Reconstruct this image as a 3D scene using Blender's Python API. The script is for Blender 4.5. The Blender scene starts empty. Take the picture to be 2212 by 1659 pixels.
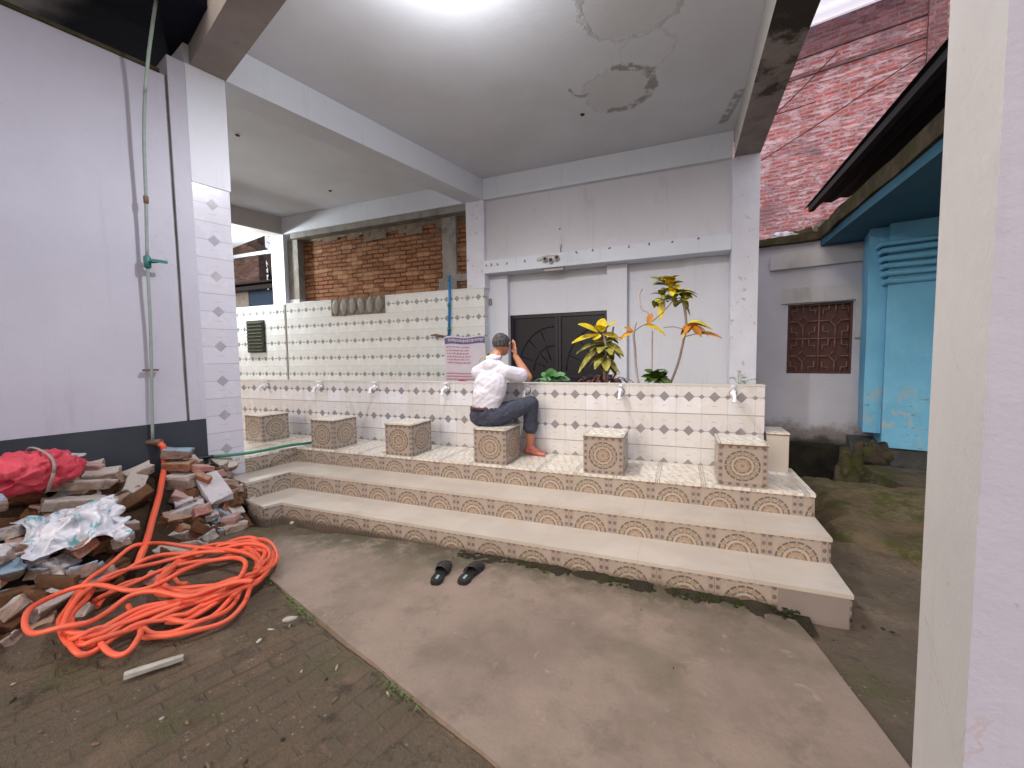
import bpy, bmesh, math, random
from mathutils import Vector, Matrix, noise

# ------------------------------------------------------------------ camera
S = bpy.context.scene
cam_d = bpy.data.cameras.new("camera"); cam = bpy.data.objects.new("camera", cam_d)
S.collection.objects.link(cam); S.camera = cam
cam_d.sensor_width = 36.0; cam_d.lens = 36.0 * 901.3 / 2212.0
cam_d.clip_start = 0.05; cam_d.clip_end = 300
RX = Vector((0.92723707, 0.374183, -0.01478134)); UX = Vector((-0.01080875, 0.06619842, 0.99774793)); FX = Vector((-0.37431882, 0.92498911, -0.06542608))
cam.matrix_world = Matrix(((RX.x, UX.x, -FX.x, 3.1672), (RX.y, UX.y, -FX.y, -2.5134), (RX.z, UX.z, -FX.z, 1.3521), (0, 0, 0, 1)))

# ------------------------------------------------------------------ world, lamps, exposure
W = bpy.data.worlds.new("World"); S.world = W; W.use_nodes = True
wn = W.node_tree.nodes; wl = W.node_tree.links
bg = wn["Background"]; sky = wn.new("ShaderNodeTexSky"); sky.sky_type = 'NISHITA'; sky.sun_disc = False
SUN_EL = math.radians(30); SUN_AZ = math.radians(200)
sky.sun_elevation = SUN_EL; sky.sun_rotation = SUN_AZ; sky.air_density = 1.0; sky.dust_density = 6.0; sky.ozone_density = 1.5
mx_ = wn.new("ShaderNodeMix"); mx_.data_type = 'RGBA'; mx_.inputs[0].default_value = .55          # thin overcast veil over the sky
mx_.inputs[7].default_value = (5.7, 5.4, 5.8, 1); wl.new(sky.outputs[0], mx_.inputs[6]); wl.new(mx_.outputs[2], bg.inputs[0]); bg.inputs[1].default_value = 0.15
sl = bpy.data.lights.new("sun", 'SUN'); sl.energy = 0.15; sl.angle = math.radians(60); sl.color = (1.0, 0.86, 0.80)
so = bpy.data.objects.new("sun", sl); S.collection.objects.link(so)
so.rotation_euler = (math.radians(38), 0, math.radians(-20))
S.view_settings.view_transform = 'Standard'; S.view_settings.look = 'None'
S.view_settings.exposure = 0.67; S.view_settings.gamma = 1.0
S.render.resolution_x = 1024; S.render.resolution_y = 768
S.render.engine = 'CYCLES'

def lamp_light(name, loc, power, col, rad=0.05, parent=None):
    l = bpy.data.lights.new(name, 'POINT'); l.energy = power; l.color = col; l.shadow_soft_size = rad
    o = bpy.data.objects.new(name, l); S.collection.objects.link(o)
    o.location = Vector(loc) - (WORLD[parent] if parent else Vector())
    if parent: o.parent = parent
    return o

# ------------------------------------------------------------------ material helpers
class X:
    """tiny expression wrapper around shader sockets"""
    def __init__(s, g, o): s.g = g; s.o = o
    def _m(s, op, b=None, c=None):
        n = s.g.nt.nodes.new("ShaderNodeMath"); n.operation = op
        for i, v in enumerate((s, b, c)):
            if v is None: continue
            if isinstance(v, X): s.g.nt.links.new(v.o, n.inputs[i])
            else: n.inputs[i].default_value = v
        return X(s.g, n.outputs[0])
    def __add__(s, b): return s._m('ADD', b)
    def __sub__(s, b): return s._m('SUBTRACT', b)
    def __mul__(s, b): return s._m('MULTIPLY', b)
    def __truediv__(s, b): return s._m('DIVIDE', b)
    def rsub(s, a): return (s * -1.0) + a
    def abs(s): return s._m('ABSOLUTE')
    def fract(s): return s._m('FRACT')
    def floor(s): return s._m('FLOOR')
    def lt(s, b): return s._m('LESS_THAN', b)
    def gt(s, b): return s._m('GREATER_THAN', b)
    def mn(s, b): return s._m('MINIMUM', b)
    def mx(s, b): return s._m('MAXIMUM', b)
    def sqrt(s): return s._m('SQRT')
    def sin(s): return s._m('SINE')
    def atan2(s, b): return s._m('ARCTAN2', b)
    def step(s, a, b):            # smooth 0..1 between a and b
        n = s.g.nt.nodes.new("ShaderNodeMapRange"); n.interpolation_type = 'SMOOTHSTEP'
        s.g.nt.links.new(s.o, n.inputs[0]); n.inputs[1].default_value = a; n.inputs[2].default_value = b
        if a > b:
            n.inputs[1].default_value = b; n.inputs[2].default_value = a; n.inputs[3].default_value = 1; n.inputs[4].default_value = 0
        return X(s.g, n.outputs[0])

class G:
    def __init__(s, name, rough=0.6, spec=0.4):
        s.m = bpy.data.materials.new(name); s.m.use_nodes = True; s.nt = s.m.node_tree
        s.b = s.nt.nodes["Principled BSDF"]; s.b.inputs["Roughness"].default_value = rough
        s.b.inputs["Specular IOR Level"].default_value = spec
        s._uv = None
    def uv(s):
        if not s._uv:
            n = s.nt.nodes.new("ShaderNodeUVMap"); p = s.nt.nodes.new("ShaderNodeSeparateXYZ"); s.nt.links.new(n.outputs[0], p.inputs[0])
            s._uv = (X(s, p.outputs[0]), X(s, p.outputs[1])); s.uvn = n
        return s._uv
    def comb(s, a, b, c=0.0):
        n = s.nt.nodes.new("ShaderNodeCombineXYZ")
        for i, v in enumerate((a, b, c)):
            if isinstance(v, X): s.nt.links.new(v.o, n.inputs[i])
            else: n.inputs[i].default_value = v
        return n.outputs[0]
    def pos(s):
        g = s.nt.nodes.new("ShaderNodeNewGeometry"); p = s.nt.nodes.new("ShaderNodeSeparateXYZ"); s.nt.links.new(g.outputs["Position"], p.inputs[0])
        return X(s, p.outputs[0]), X(s, p.outputs[1]), X(s, p.outputs[2])
    def noise(s, scale, detail=4, rough=0.55, vec=None, stretch=None, dist=0.0):
        n = s.nt.nodes.new("ShaderNodeTexNoise"); n.inputs["Scale"].default_value = scale; n.inputs["Detail"].default_value = detail
        n.inputs["Roughness"].default_value = rough; n.inputs["Distortion"].default_value = dist
        if vec is None:
            t = s.nt.nodes.new("ShaderNodeNewGeometry"); vec = t.outputs["Position"]
        if stretch:
            mp = s.nt.nodes.new("ShaderNodeMapping"); mp.inputs["Scale"].default_value = stretch; s.nt.links.new(vec, mp.inputs[0]); vec = mp.outputs[0]
        s.nt.links.new(vec, n.inputs["Vector"]); return X(s, n.outputs[0])
    def vor(s, scale, vec=None, feature='F1', col=False):
        n = s.nt.nodes.new("ShaderNodeTexVoronoi"); n.feature = feature; n.inputs["Scale"].default_value = scale
        if vec is None:
            t = s.nt.nodes.new("ShaderNodeNewGeometry"); vec = t.outputs["Position"]
        s.nt.links.new(vec, n.inputs["Vector"])
        return n.outputs["Color"] if col else X(s, n.outputs["Distance"])
    def white(s, a, b=0.0):
        n = s.nt.nodes.new("ShaderNodeTexWhiteNoise"); n.noise_dimensions = '3D'; s.nt.links.new(s.comb(a, b), n.inputs[0]); return X(s, n.outputs[0])
    def mix(s, a, b, f, mode='MIX'):
        n = s.nt.nodes.new("ShaderNodeMix"); n.data_type = 'RGBA'; n.blend_type = mode
        for i, v in ((0, f), (6, a), (7, b)):
            if isinstance(v, X): s.nt.links.new(v.o, n.inputs[i])
            elif isinstance(v, (int, float)): n.inputs[i].default_value = v
            elif isinstance(v, (tuple, list)): n.inputs[i].default_value = (*v, 1)
            else: s.nt.links.new(v, n.inputs[i])
        return n.outputs[2]
    def out(s, col, rough=None, bump=None, bs=0.3, bd=0.01):
        if isinstance(col, (tuple, list)): s.b.inputs["Base Color"].default_value = (*col, 1)
        else: s.nt.links.new(col, s.b.inputs["Base Color"])
        if rough is not None:
            if isinstance(rough, X): s.nt.links.new(rough.o, s.b.inputs["Roughness"])
            else: s.b.inputs["Roughness"].default_value = rough
        if bump is not None:
            n = s.nt.nodes.new("ShaderNodeBump"); n.inputs["Strength"].default_value = bs; n.inputs["Distance"].default_value = bd
            s.nt.links.new(bump.o, n.inputs["Height"]); s.nt.links.new(n.outputs[0], s.b.inputs["Normal"])
        return s.m

def paint(name, col, col2=None, scale=2.0, rough=0.7, amt=0.5, bump=0.2, fine=60, dirt=None, dscale=5, dlo=.6, dhi=.75):
    g = G(name, rough)
    n = g.noise(scale, 6, .6)
    c = g.mix(col, col2 or tuple(v * .85 for v in col), n.step(.35, .7) * amt)
    if dirt:
        c = g.mix(c, dirt, g.noise(dscale, 8, .65).step(dlo, dhi))
    f = g.noise(fine, 5, .6)
    c = g.mix(c, tuple(v * .9 for v in col), f.step(.45, .75) * .25)
    return g.out(c, None, f + g.noise(9, 3) * 2, bump, .004)

# ------------------------------------------------------------------ materials
M = {}
def wallpaint(name, a, b, stain, slo, shi):
    g = G(name, .75, .25)
    x, y, z = g.pos()
    c = g.mix(a, b, g.noise(.9, 5).step(.3, .7))
    c = g.mix(c, stain, g.noise(3.0, 9, .7, stretch=(1, 1, .35)).step(slo, shi) * .6)
    c = g.mix(c, tuple(k * .78 for k in a), g.noise(7.0, 8, .7, stretch=(1.6, 1.6, .12)).step(.54, .72) * .45)      # drips
    cr = g.vor(.9, feature='DISTANCE_TO_EDGE', vec=None)
    c = g.mix(c, stain, (cr + (g.noise(9, 4) - .5) * .09).abs().lt(.0020) * g.noise(1.3, 3).step(.56, .66) * .35)    # hairline cracks
    c = g.mix(c, stain, g.noise(28, 4, .6).step(.70, .76) * .6)                                                    # chips
    f = g.noise(90, 4)
    return g.out(c, None, f * .5 + g.noise(14, 5) * 1.5 + g.noise(3.2, 4) * 2.5, .45, .005)
M['white'] = wallpaint('white_paint', (.70, .71, .77), (.65, .66, .71), (.45, .40, .34), .60, .78)
M['cream'] = wallpaint('cream_paint', (.55, .52, .49), (.49, .46, .435), (.30, .24, .19), .62, .80)
M['peel'] = paint('peeling_whitewash', (.72, .72, .80), (.64, .64, .71), 3, .85, .7, .9, 40, dirt=(.50, .48, .50), dscale=11, dlo=.60, dhi=.66)
M['lav2'] = wallpaint('skylit_lavender', (.40, .395, .475), (.36, .355, .43), (.34, .24, .20), .66, .80)  # cool skylight on the near pillar front, put into its colour
M['lav'] = wallpaint('lavender_paint', (.52, .505, .575), (.465, .45, .515), (.42, .30, .24), .66, .80)
M['beamw'] = wallpaint('beam_white_paint', (.73, .76, .83), (.68, .71, .78), (.45, .42, .38), .62, .80)
def ceiling_mat():
    g = G('ceiling_plaster', .85, .2)
    x, y, z = g.pos()
    c = g.mix((.74, .76, .81), (.68, .695, .735), g.noise(1.2, 6).step(.3, .7))
    # peeled ring of damp round (2.52, 2.25)
    w1 = g.noise(6, 5, .6) - .5
    w2 = g.noise(23, 5, .7) - .5
    def ring(cx, cy, r, wd, seed, sx=1.0, a0=-4, a1=4):
        dx = (x - cx) * sx; dy = y - cy
        r_ = (dx * dx + dy * dy).sqrt() + w1 * .22 + w2 * .07
        a = dy.atan2(dx)
        k = (r_ - r).abs().step(wd, wd * .35)
        return k * a.gt(a0) * a.lt(a1), r_
    r1, d1 = ring(2.50, 2.28, .37, .06, 0, 1.0, -1.6, 2.0)
    r1b, _ = ring(2.50, 2.28, .36, .02, 0, 1.0, -4, 4)
    r2, d2 = ring(2.16, 2.05, .20, .04, 1, 1.6, 1.2, 4)
    r3, d3 = ring(2.75, 1.15, .42, .03, 1)
    r4, d4 = ring(2.83, 1.78, .26, .018, 1)
    patch = d1.step(.40, .30)
    c = g.mix(c, (.55, .54, .52), patch * .35)
    c = g.mix(c, (.56, .55, .53), d3.step(.45, .40) * .35)
    st = (r1 * 1.0).mx(r1b * .22).mx(r2 * .9).mx(r3 * .4).mx(r4 * .22)
    br = g.noise(9, 4).step(.38, .55)
    c = g.mix(c, (.30, .28, .26), st * br * .85)
    # smear by the right hand beam
    sm = ((x - 3.68) * 1.0 + (y - 3.13) * .2).abs().step(.07, .03) * (y - 3.13).abs().step(.38, .28)
    c = g.mix(c, (.25, .23, .20), sm * g.noise(12, 4).step(.3, .6) * .8)
    c = g.mix(c, (.38, .36, .35), g.noise(4.3, 8, .7).step(.66, .74) * .5)
    h = st * 3.0 + patch * -.5 + d3.step(.45, .40) * -.4 + g.noise(40, 4) * .25 + g.noise(5, 3) * .5
    return g.out(c, None, h, .45, .009)
M['ceil'] = ceiling_mat()

def diamond_tile(name, tw, th, u0, v0, big, small, base, base2, dia, grout, dirt, rough=.18, seams=True, sp_line=True, mask_lo=None):
    g = G(name, rough, .5)
    u, v = g.uv()
    uu = (u - u0) / tw; vv = (v - v0) / th                # tile centre at integer values
    fu = (uu + .5).fract() - .5; fv = (vv + .5).fract() - .5
    iu = (uu + .5).floor(); iv = (vv + .5).floor()
    du = fu.abs() * tw; dv = fv.abs() * th
    d1 = du + dv
    su = du.rsub(tw * .5)                                  # distance to the vertical seam
    d2 = su * .85 + dv
    # per-tile tint
    t = g.white(iu, iv)
    c = g.mix(base, base2, t.step(.2, .9))
    # shade difference above / below the chain
    up = (fv * th - (du - tw * .25).abs() * .0).gt(0.0)
    c = g.mix(c, tuple(k * .93 for k in base), up * .8)
    bigm = d1.lt(big); smallm = d2.lt(small)
    line = dv.lt(.0030) if sp_line else None
    hat = ((u * 900.0).sin() * .5 + .5) * .4
    dcol = g.mix(dia, tuple(min(1, k * 1.6) for k in dia), hat)
    m = bigm.mx(smallm)
    if line is not None: m = m.mx(line * .8)
    c = g.mix(c, dcol, m)
    # little dashes half way between chain and course joint
    q = (dv - th * .27).abs().lt(.0016) * du.lt(tw * .09)
    c = g.mix(c, dia, q * .8)
    gr = dv.rsub(th * .5).lt(.0030)
    if seams: gs = su.lt(.0014) * .5; grm = gr.mx(gs)
    else: grm = gr
    c = g.mix(c, grout, grm)
    st = g.noise(5, 8, .65, stretch=(1, 1, .3)).step(.48, .75)
    c = g.mix(c, dirt, st * .45)
    if mask_lo is not None:                                # grime rising from the foot
        x, y, z = g.pos()
        c = g.mix(c, tuple(k * .6 for k in dirt), (z + g.noise(8, 5) * .18).step(mask_lo + .20, mask_lo + .05) * .6)
    h = grm * -1.0 + t * .3
    return g.out(c, (g.noise(7, 4) * .25 + (rough - .05)), h, .35, .002)
M['tap_tile'] = diamond_tile('tap_wall_tile', .1905, .2825, 3.043, 1.0025, .043, .020, (.60, .58, .575), (.66, .66, .70), (.20, .19, .205), (.22, .19, .16), (.42, .37, .30), mask_lo=.40)
M['back_tile'] = diamond_tile('back_wall_tile', .2, .317, .08, 2.335, .052, .023, (.60, .61, .61), (.64, .65, .65), (.17, .18, .19), (.42, .42, .42), (.54, .54, .53), seams=False)
M['pil_tile'] = diamond_tile('pillar_tile', .33, .3125, .0, .8575, .050, .0, (.58, .57, .64), (.56, .545, .61), (.30, .29, .32), (.40, .34, .32), (.60, .56, .60), seams=False)

def medallion(name, k=1.0):
    g = G(name, .3, .45)
    u, v = g.uv()
    T = .305
    fu = (u / T).fract() * 1.0; fv = (v / T).fract()
    a = fu - .5; b = fv - .5
    ax = a.abs(); ay = b.abs()
    r = (a * a + b * b).sqrt()
    th = b.atan2(a)
    sx = ax.mx(ay)
    base = g.mix((.40 * k, .34 * k, .28 * k), (.47 * k, .405 * k, .335 * k), g.noise(12, 5).step(.35, .65))
    inner = sx.step(.39, .37)
    c = g.mix(base, (.44 * k, .35 * k, .29 * k), inner * r.gt(.36) * .6)
    # border band with dark beads
    band = sx.gt(.395)
    c = g.mix(c, (.40 * k, .31 * k, .26 * k), band * .8)
    along = ax * ax.lt(ay) + ay * ay.lt(ax)
    bead = ((along * 6.0).fract() - .5).abs()
    bd = (((sx - .445) / .036) * ((sx - .445) / .036) + (bead / .26) * (bead / .26)).step(1.15, .75)
    c = g.mix(c, (.12 * k, .11 * k, .115 * k), bd * .85)
    c = g.mix(c, (.34 * k, .28 * k, .24 * k), (sx - .40).abs().step(.010, .004) * .8)
    # concentric segmented rings
    def ringseg(c, r0, w, n, ph, col, gap=.36, amt=.9):
        s_ = (((th / (2 * math.pi)) * n + ph).fract() - .5).abs()
        m = ((r - r0).abs()).step(w, w * .55) * s_.step(.5 - gap * .25, .5 - gap * .5)
        return g.mix(c, col, m * amt)
    G1 = (.095 * k, .09 * k, .09 * k); O1 = (.38 * k, .25 * k, .14 * k); P1 = (.22 * k, .135 * k, .085 * k)
    c = ringseg(c, .345, .024, 16, 0, G1, .22)
    c = ringseg(c, .295, .034, 12, .5, O1, .30, .8)
    c = ringseg(c, .245, .020, 12, .0, G1, .22, .75)
    c = g.mix(c, (.50 * k, .41 * k, .34 * k), (r - .205).abs().step(.028, .015))
    c = ringseg(c, .160, .026, 6, .0, P1, .15)
    c = ringseg(c, .110, .024, 6, .5, O1, .15, .8)
    c = g.mix(c, (.38 * k, .28 * k, .22 * k), r.step(.07, .05))
    c = g.mix(c, P1, r.step(.028, .018) * .7)
    seam = (ax.gt(.494)).mx(ay.gt(.4935))
    c = g.mix(c, (.20, .16, .13), seam * .8)
    c = g.mix(c, (.24, .19, .14), g.noise(6, 7, .7).step(.45, .75) * .5)
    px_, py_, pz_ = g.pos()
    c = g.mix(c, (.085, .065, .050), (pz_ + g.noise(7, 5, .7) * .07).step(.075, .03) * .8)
    c = g.mix(c, (.52, .46, .40), g.noise(30, 6, .7).step(.66, .72) * .5)
    return g.out(c, g.noise(8, 3) * .2 + .2, seam * -1.0 + bd * .3, .3, .0015)
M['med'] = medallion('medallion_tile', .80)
M['plain'] = paint('plain_riser_tile', (.26, .215, .195), (.22, .18, .16), 5, .4, .8, .2, 60, dirt=(.18, .14, .12), dscale=4)
def tread_mat():
    g = G('tread_tile', .35, .4)
    u, v = g.uv()
    c = g.mix((.44, .39, .335), (.50, .445, .385), g.noise(3, 5).step(.35, .65))
    c = g.mix(c, (.48, .38, .28), g.noise(260, 3, .6).step(.56, .66) * .5)
    c = g.mix(c, (.40, .32, .24), g.noise(5, 8, .7, stretch=(.5, 2.5, 1)).step(.52, .74) * .55)
    c = g.mix(c, (.30, .25, .19), g.noise(2.1, 9, .72).step(.55, .72) * .45)
    s_ = ((u / .61 + .13).fract() - .5).abs().gt(.4970)
    c = g.mix(c, (.34, .28, .22), s_ * .6)
    return g.out(c, g.noise(9, 3) * .25 + .22, g.noise(200, 2) * .4 - s_, .15, .002)
M['tread'] = tread_mat()
def floor_tile():
    g = G('relief_floor_tile', .25, .5)
    u, v = g.uv()
    T = .305
    fu = (u / T).fract() - .5; fv = ((v + .055) / T).fract() - .5
    c = g.mix((.62, .57, .49), (.70, .66, .59), g.noise(6, 4).step(.35, .65))
    leaf = ((fu * 30.0 + fv * 10.0 + (g.noise(20, 3) * 9.0)).sin())
    c = g.mix(c, (.40, .36, .30), leaf.step(.45, .85) * .55 * fv.abs().lt(.42))
    s_ = fu.abs().gt(.44) * fu.abs().lt(.475)
    c = g.mix(c, (.30, .27, .24), s_ * .7)
    s2 = (fu.abs().gt(.493)).mx(fv.abs().gt(.495)).mx((fv.abs() - .16).abs().lt(.006) * .5)
    c = g.mix(c, (.22, .19, .15), s2 * .8)
    c = g.mix(c, (.40, .33, .22), g.noise(7, 8, .7).step(.52, .72) * .45)
    return g.out(c, g.noise(8, 3) * .2 + .15, leaf * .5 - s2, .4, .002)
M['ftile'] = floor_tile()

def brickmat(name, c1, c2, mort, bw=.25, bh=.079, ms=.012, smear=None, slo=.5, shi=.65, dark=None, bump=.9):
    g = G(name, .9, .15)
    u, v = g.uv()
    u = u + (g.noise(3, 3) - .5) * .06 + (g.noise(24, 2) - .5) * .02; v = v + (g.noise(2.2, 3) - .5) * .05 + (g.noise(18, 2) - .5) * .014; vec = g.comb(u, v)
    n = g.nt.nodes.new("ShaderNodeTexBrick"); g.nt.links.new(vec, n.inputs["Vector"])
    n.inputs["Scale"].default_value = 1; n.inputs["Brick Width"].default_value = bw; n.inputs["Row Height"].default_value = bh
    n.inputs["Mortar Size"].default_value = ms; n.inputs["Mortar Smooth"].default_value = .3; n.inputs["Bias"].default_value = -.1
    n.inputs["Color1"].default_value = (*c1, 1); n.inputs["Color2"].default_value = (*c2, 1); n.inputs["Mortar"].default_value = (*mort, 1)
    iv_ = (v / bh).floor(); bi_ = (u / bw + ((iv_ * .5).fract() * 2.0).rsub(0.0) * .5 + 40.0).floor(); c = g.mix(n.outputs["Color"], (c1[0] * 1.35, c1[1] * 1.9, c1[2] * 2.2), g.white(bi_, iv_).step(.62, .95) * .6)
    c = g.mix(c, (c1[0] * .5, c1[1] * .5, c1[2] * .5), g.white(bi_ + 31.0, iv_).step(.7, .95) * .5)
    c = g.mix(c, tuple(k * .45 for k in c1), g.noise(16, 6, .7).step(.52, .7) * .5)
    sm = None
    if smear:
        sm = g.noise(4.0, 8, .72, stretch=(1, 1, 3.2)).step(slo, shi)
        c = g.mix(c, smear, sm * .85)
    if dark:
        c = g.mix(c, dark, g.noise(1.1, 6, .6).step(.52, .66) * .8)
    fac = X(g, n.outputs["Fac"])
    h = fac * -1.0 + g.noise(30, 5, .7) * .9
    if sm: h = h + sm * .8
    return g.out(c, None, h, bump, .012)
M['brick'] = brickmat('orange_brick', (.33, .140, .070), (.22, .09, .045), (.060, .035, .022), ms=.013, dark=(.16, .10, .06), smear=(.32, .19, .11), slo=.53, shi=.70)
M['pbrick'] = brickmat('smeared_red_brick', (.42, .10, .085), (.29, .075, .08), (.36, .25, .30), ms=.024, smear=(.52, .38, .44), slo=.46, shi=.56, dark=(.20, .13, .16))
M['dbrick'] = brickmat('dark_brick', (.14, .07, .06), (.09, .05, .05), (.13, .11, .09), ms=.014, dark=(.05, .04, .03))
M['dbrick2'] = brickmat('dark_maroon_brick', (.24, .085, .09), (.17, .07, .08), (.20, .14, .16), ms=.018, smear=(.26, .18, .21), slo=.48, shi=.62)
M['bpat_mortar'] = paint('mortar_patch', (.20, .16, .12), (.12, .09, .06), 6, .95, .9, .8, 30)
M['grey_conc'] = paint('grey_concrete', (.27, .25, .23), (.17, .155, .14), 5, .9, .9, .5, 50, dirt=(.10, .085, .06), dscale=3, dlo=.55, dhi=.75)
M['stain_conc'] = paint('stained_soffit', (.30, .26, .23), (.20, .17, .15), 3, .9, .9, .5, 50, dirt=(.035, .03, .028), dscale=2.1, dlo=.44, dhi=.56)

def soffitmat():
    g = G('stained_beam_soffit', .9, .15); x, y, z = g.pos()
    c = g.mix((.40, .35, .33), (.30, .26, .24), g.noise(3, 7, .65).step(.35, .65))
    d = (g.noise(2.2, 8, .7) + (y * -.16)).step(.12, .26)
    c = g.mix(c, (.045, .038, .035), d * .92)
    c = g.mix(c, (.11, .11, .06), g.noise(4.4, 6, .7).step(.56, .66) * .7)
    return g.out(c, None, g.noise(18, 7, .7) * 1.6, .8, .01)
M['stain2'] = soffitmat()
def slabmat():
    g = G('concrete_slab', .8, .3)
    x, y, z = g.pos()
    c = g.mix((.185, .138, .108), (.265, .20, .158), g.noise(1.4, 9, .68).step(.35, .65))
    c = g.mix(c, (.15, .115, .085), g.noise(4, 9, .74).step(.50, .66) * .7)
    c = g.mix(c, (.13, .11, .07), g.noise(.9, 7, .7).step(.54, .68) * .6)
    c = g.mix(c, (.36, .29, .26), g.noise(8, 8, .7, dist=1.0).step(.60, .70) * .5)
    c = g.mix(c, (.12, .10, .08), g.noise(11, 6, .7).step(.66, .71) * .75)
    c = g.mix(c, (.19, .15, .12), g.noise(120, 3).step(.5, .7) * .5)
    # mossy line along the foot of the steps and the far corner
    edge = (y + g.noise(3.5, 6, .7) * .34 + x.step(1.9, .6) * .12).step(-.20, .14)
    c = g.mix(c, (.060, .052, .030), edge * .85 * g.noise(7, 6, .7).step(.30, .55))
    c = g.mix(c, (.07, .09, .02), edge * g.noise(9, 5).step(.56, .66) * .7)
    xc = (g.vor(.38, feature='DISTANCE_TO_EDGE') + (g.noise(6, 5, .7) - .5) * .05).abs()
    c = g.mix(c, (.10, .075, .055), xc.lt(.0011) * g.noise(1.1, 3).step(.5, .6) * .6)
    return g.out(c, g.noise(3, 5) * .35 + .5, g.noise(60, 6, .7) * .8 + g.noise(7, 6) * 1.5, .5, .008)
M['slab'] = slabmat()
def mudmat():
    g = G('muddy_ground', .8, .35)
    c = g.mix((.120, .088, .056), (.20, .145, .095), g.noise(2, 8, .65).step(.35, .65))
    x, y, z = g.pos()
    bu = x * .30 + y * .954; bv = x * .954 - y * .30
    bn = g.nt.nodes.new("ShaderNodeTexBrick"); g.nt.links.new(g.comb(bu + (g.noise(4, 3) - .5) * .05, bv + (g.noise(3, 3) - .5) * .04), bn.inputs["Vector"])
    bn.inputs["Scale"].default_value = 1; bn.inputs["Brick Width"].default_value = .25; bn.inputs["Row Height"].default_value = .075; bn.inputs["Mortar Size"].default_value = .010; bn.inputs["Mortar Smooth"].default_value = .6
    bn.inputs["Color1"].default_value = (.15, .088, .058, 1); bn.inputs["Color2"].default_value = (.085, .060, .040, 1); bn.inputs["Mortar"].default_value = (.030, .026, .014, 1)
    pv = g.noise(1.7, 7, .7).step(.36, .56) * y.step(-.55, -.9)
    c = g.mix(c, bn.outputs["Color"], pv * .60)
    jf = X(g, bn.outputs["Fac"]) * pv * .5
    c = g.mix(c, (.115, .088, .058), g.noise(3.3, 9, .74).step(.38, .56) * .85)
    c = g.mix(c, (.075, .080, .024), g.noise(1.6, 7, .7).step(.52, .68) * .6)
    c = g.mix(c, (.20, .12, .08), g.noise(13, 6, .7, dist=.6).step(.60, .68) * .8)
    c = g.mix(c, (.32, .27, .19), g.vor(26).step(.16, .08) * g.noise(2.3, 3).step(.46, .60) * .8)
    c = g.mix(c, (.03, .022, .016), g.noise(6, 6, .7).step(.56, .7) * .7)
    return g.out(c, g.noise(3, 5) * .5 + .45, g.noise(18, 8, .72) * 1.8 + g.noise(70, 4) * .6 - jf * .9, .9, .02)
M['mud'] = mudmat()
def mossmat(name, a, b, moss, lo=.45, hi=.62):
    g = G(name, .95, .15)
    c = g.mix(a, b, g.noise(3, 8, .7).step(.35, .65))
    c = g.mix(c, moss, g.noise(4, 8, .7).step(lo, hi))
    return g.out(c, None, g.noise(22, 8, .72) * 2.0, .9, .02)
M['mossconc'] = mossmat('mossy_concrete', (.13, .10, .07), (.05, .04, .03), (.06, .065, .02))
M['mossblack'] = mossmat('mossy_shade_black', (.030, .027, .022), (.012, .011, .010), (.035, .04, .015), .52, .68)  # moss tones, blackened to carry the shade of the drain hollow
M['soil'] = mossmat('gap_dark_soil', (.060, .046, .032), (.032, .026, .019), (.045, .05, .018), .5, .66)
M['bank'] = mossmat('earth_bank', (.11, .085, .05), (.17, .13, .08), (.075, .08, .025), .48, .62)
def shedwall():
    g = G('grey_white_render', .8, .25)
    x, y, z = g.pos()
    c = g.mix((.50, .50, .56), (.45, .45, .50), g.noise(1.6, 6).step(.35, .65))
    n = g.noise(4.5, 8, .72)
    low = (z + n * .55).step(.62, .40)
    c = g.mix(c, (.17, .145, .135), low * .85)
    c = g.mix(c, (.045, .04, .032), (z + n * .4).step(.32, .18) * .95)
    c = g.mix(c, (.20, .14, .12), g.noise(14, 5, .7).step(.68, .72) * z.step(.9, .3) * .8)
    return g.out(c, None, g.noise(30, 5, .7) * 1.0 + low * g.noise(12, 6) * 2.5, .6, .01)
M['shed'] = shedwall()
def bluewall():
    g = G('peeling_blue_paint', .7, .3)
    x, y, z = g.pos()
    c = g.mix((.15, .42, .62), (.125, .365, .55), g.noise(2.0, 6).step(.35, .65))
    c = g.mix(c, (.22, .47, .60), g.noise(3, 8, .7, stretch=(1, 1, .4)).step(.5, .7) * .6)
    n = g.noise(5.5, 8, .75)
    fl = n.step(.53, .58) * z.step(1.15, .55)
    c = g.mix(c, (.35, .38, .36), fl * .8)
    c = g.mix(c, (.10, .13, .15), g.noise(8, 8, .75, stretch=(1, 1, 2.5)).step(.60, .64) * z.step(1.2, .6) * .8)
    return g.out(c, None, g.noise(40, 4) + n * 1.4, .5, .008)
M['blue'] = bluewall()
M['plinth'] = mossmat('grey_plinth', (.11, .12, .12), (.06, .065, .06), (.05, .065, .03), .54, .68)
M['tin_dark'] = paint('dark_tin', (.012, .011, .013), (.02, .018, .02), 4, .7, .5, .2)
M['band'] = paint('dark_slate_paint', (.028, .034, .045), (.045, .05, .062), 2, .7, .6, .3)
def recessmat():
    g = G('dark_canopy', .9, .1)
    x, y, z = g.pos()
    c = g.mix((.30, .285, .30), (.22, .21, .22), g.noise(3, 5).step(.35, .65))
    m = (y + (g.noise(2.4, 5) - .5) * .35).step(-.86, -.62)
    c = g.mix(c, (.010, .012, .022), m)  # near-black towards the beam, grey away from it
    return g.out(c, None, g.noise(30, 4), .4, .005)
M['recess'] = recessmat()
def flat(name, col, rough=.5, spec=.5, metal=0.0, bumpn=None):
    g = G(name, rough, spec); g.b.inputs["Metallic"].default_value = metal
    n = g.noise(25, 4); c = g.mix(col, tuple(k * .75 for k in col), n.step(.4, .7) * .5)
    return g.out(c, None, g.noise(bumpn[0], 4) if bumpn else None, bumpn[1] if bumpn else .3, .003)
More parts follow.
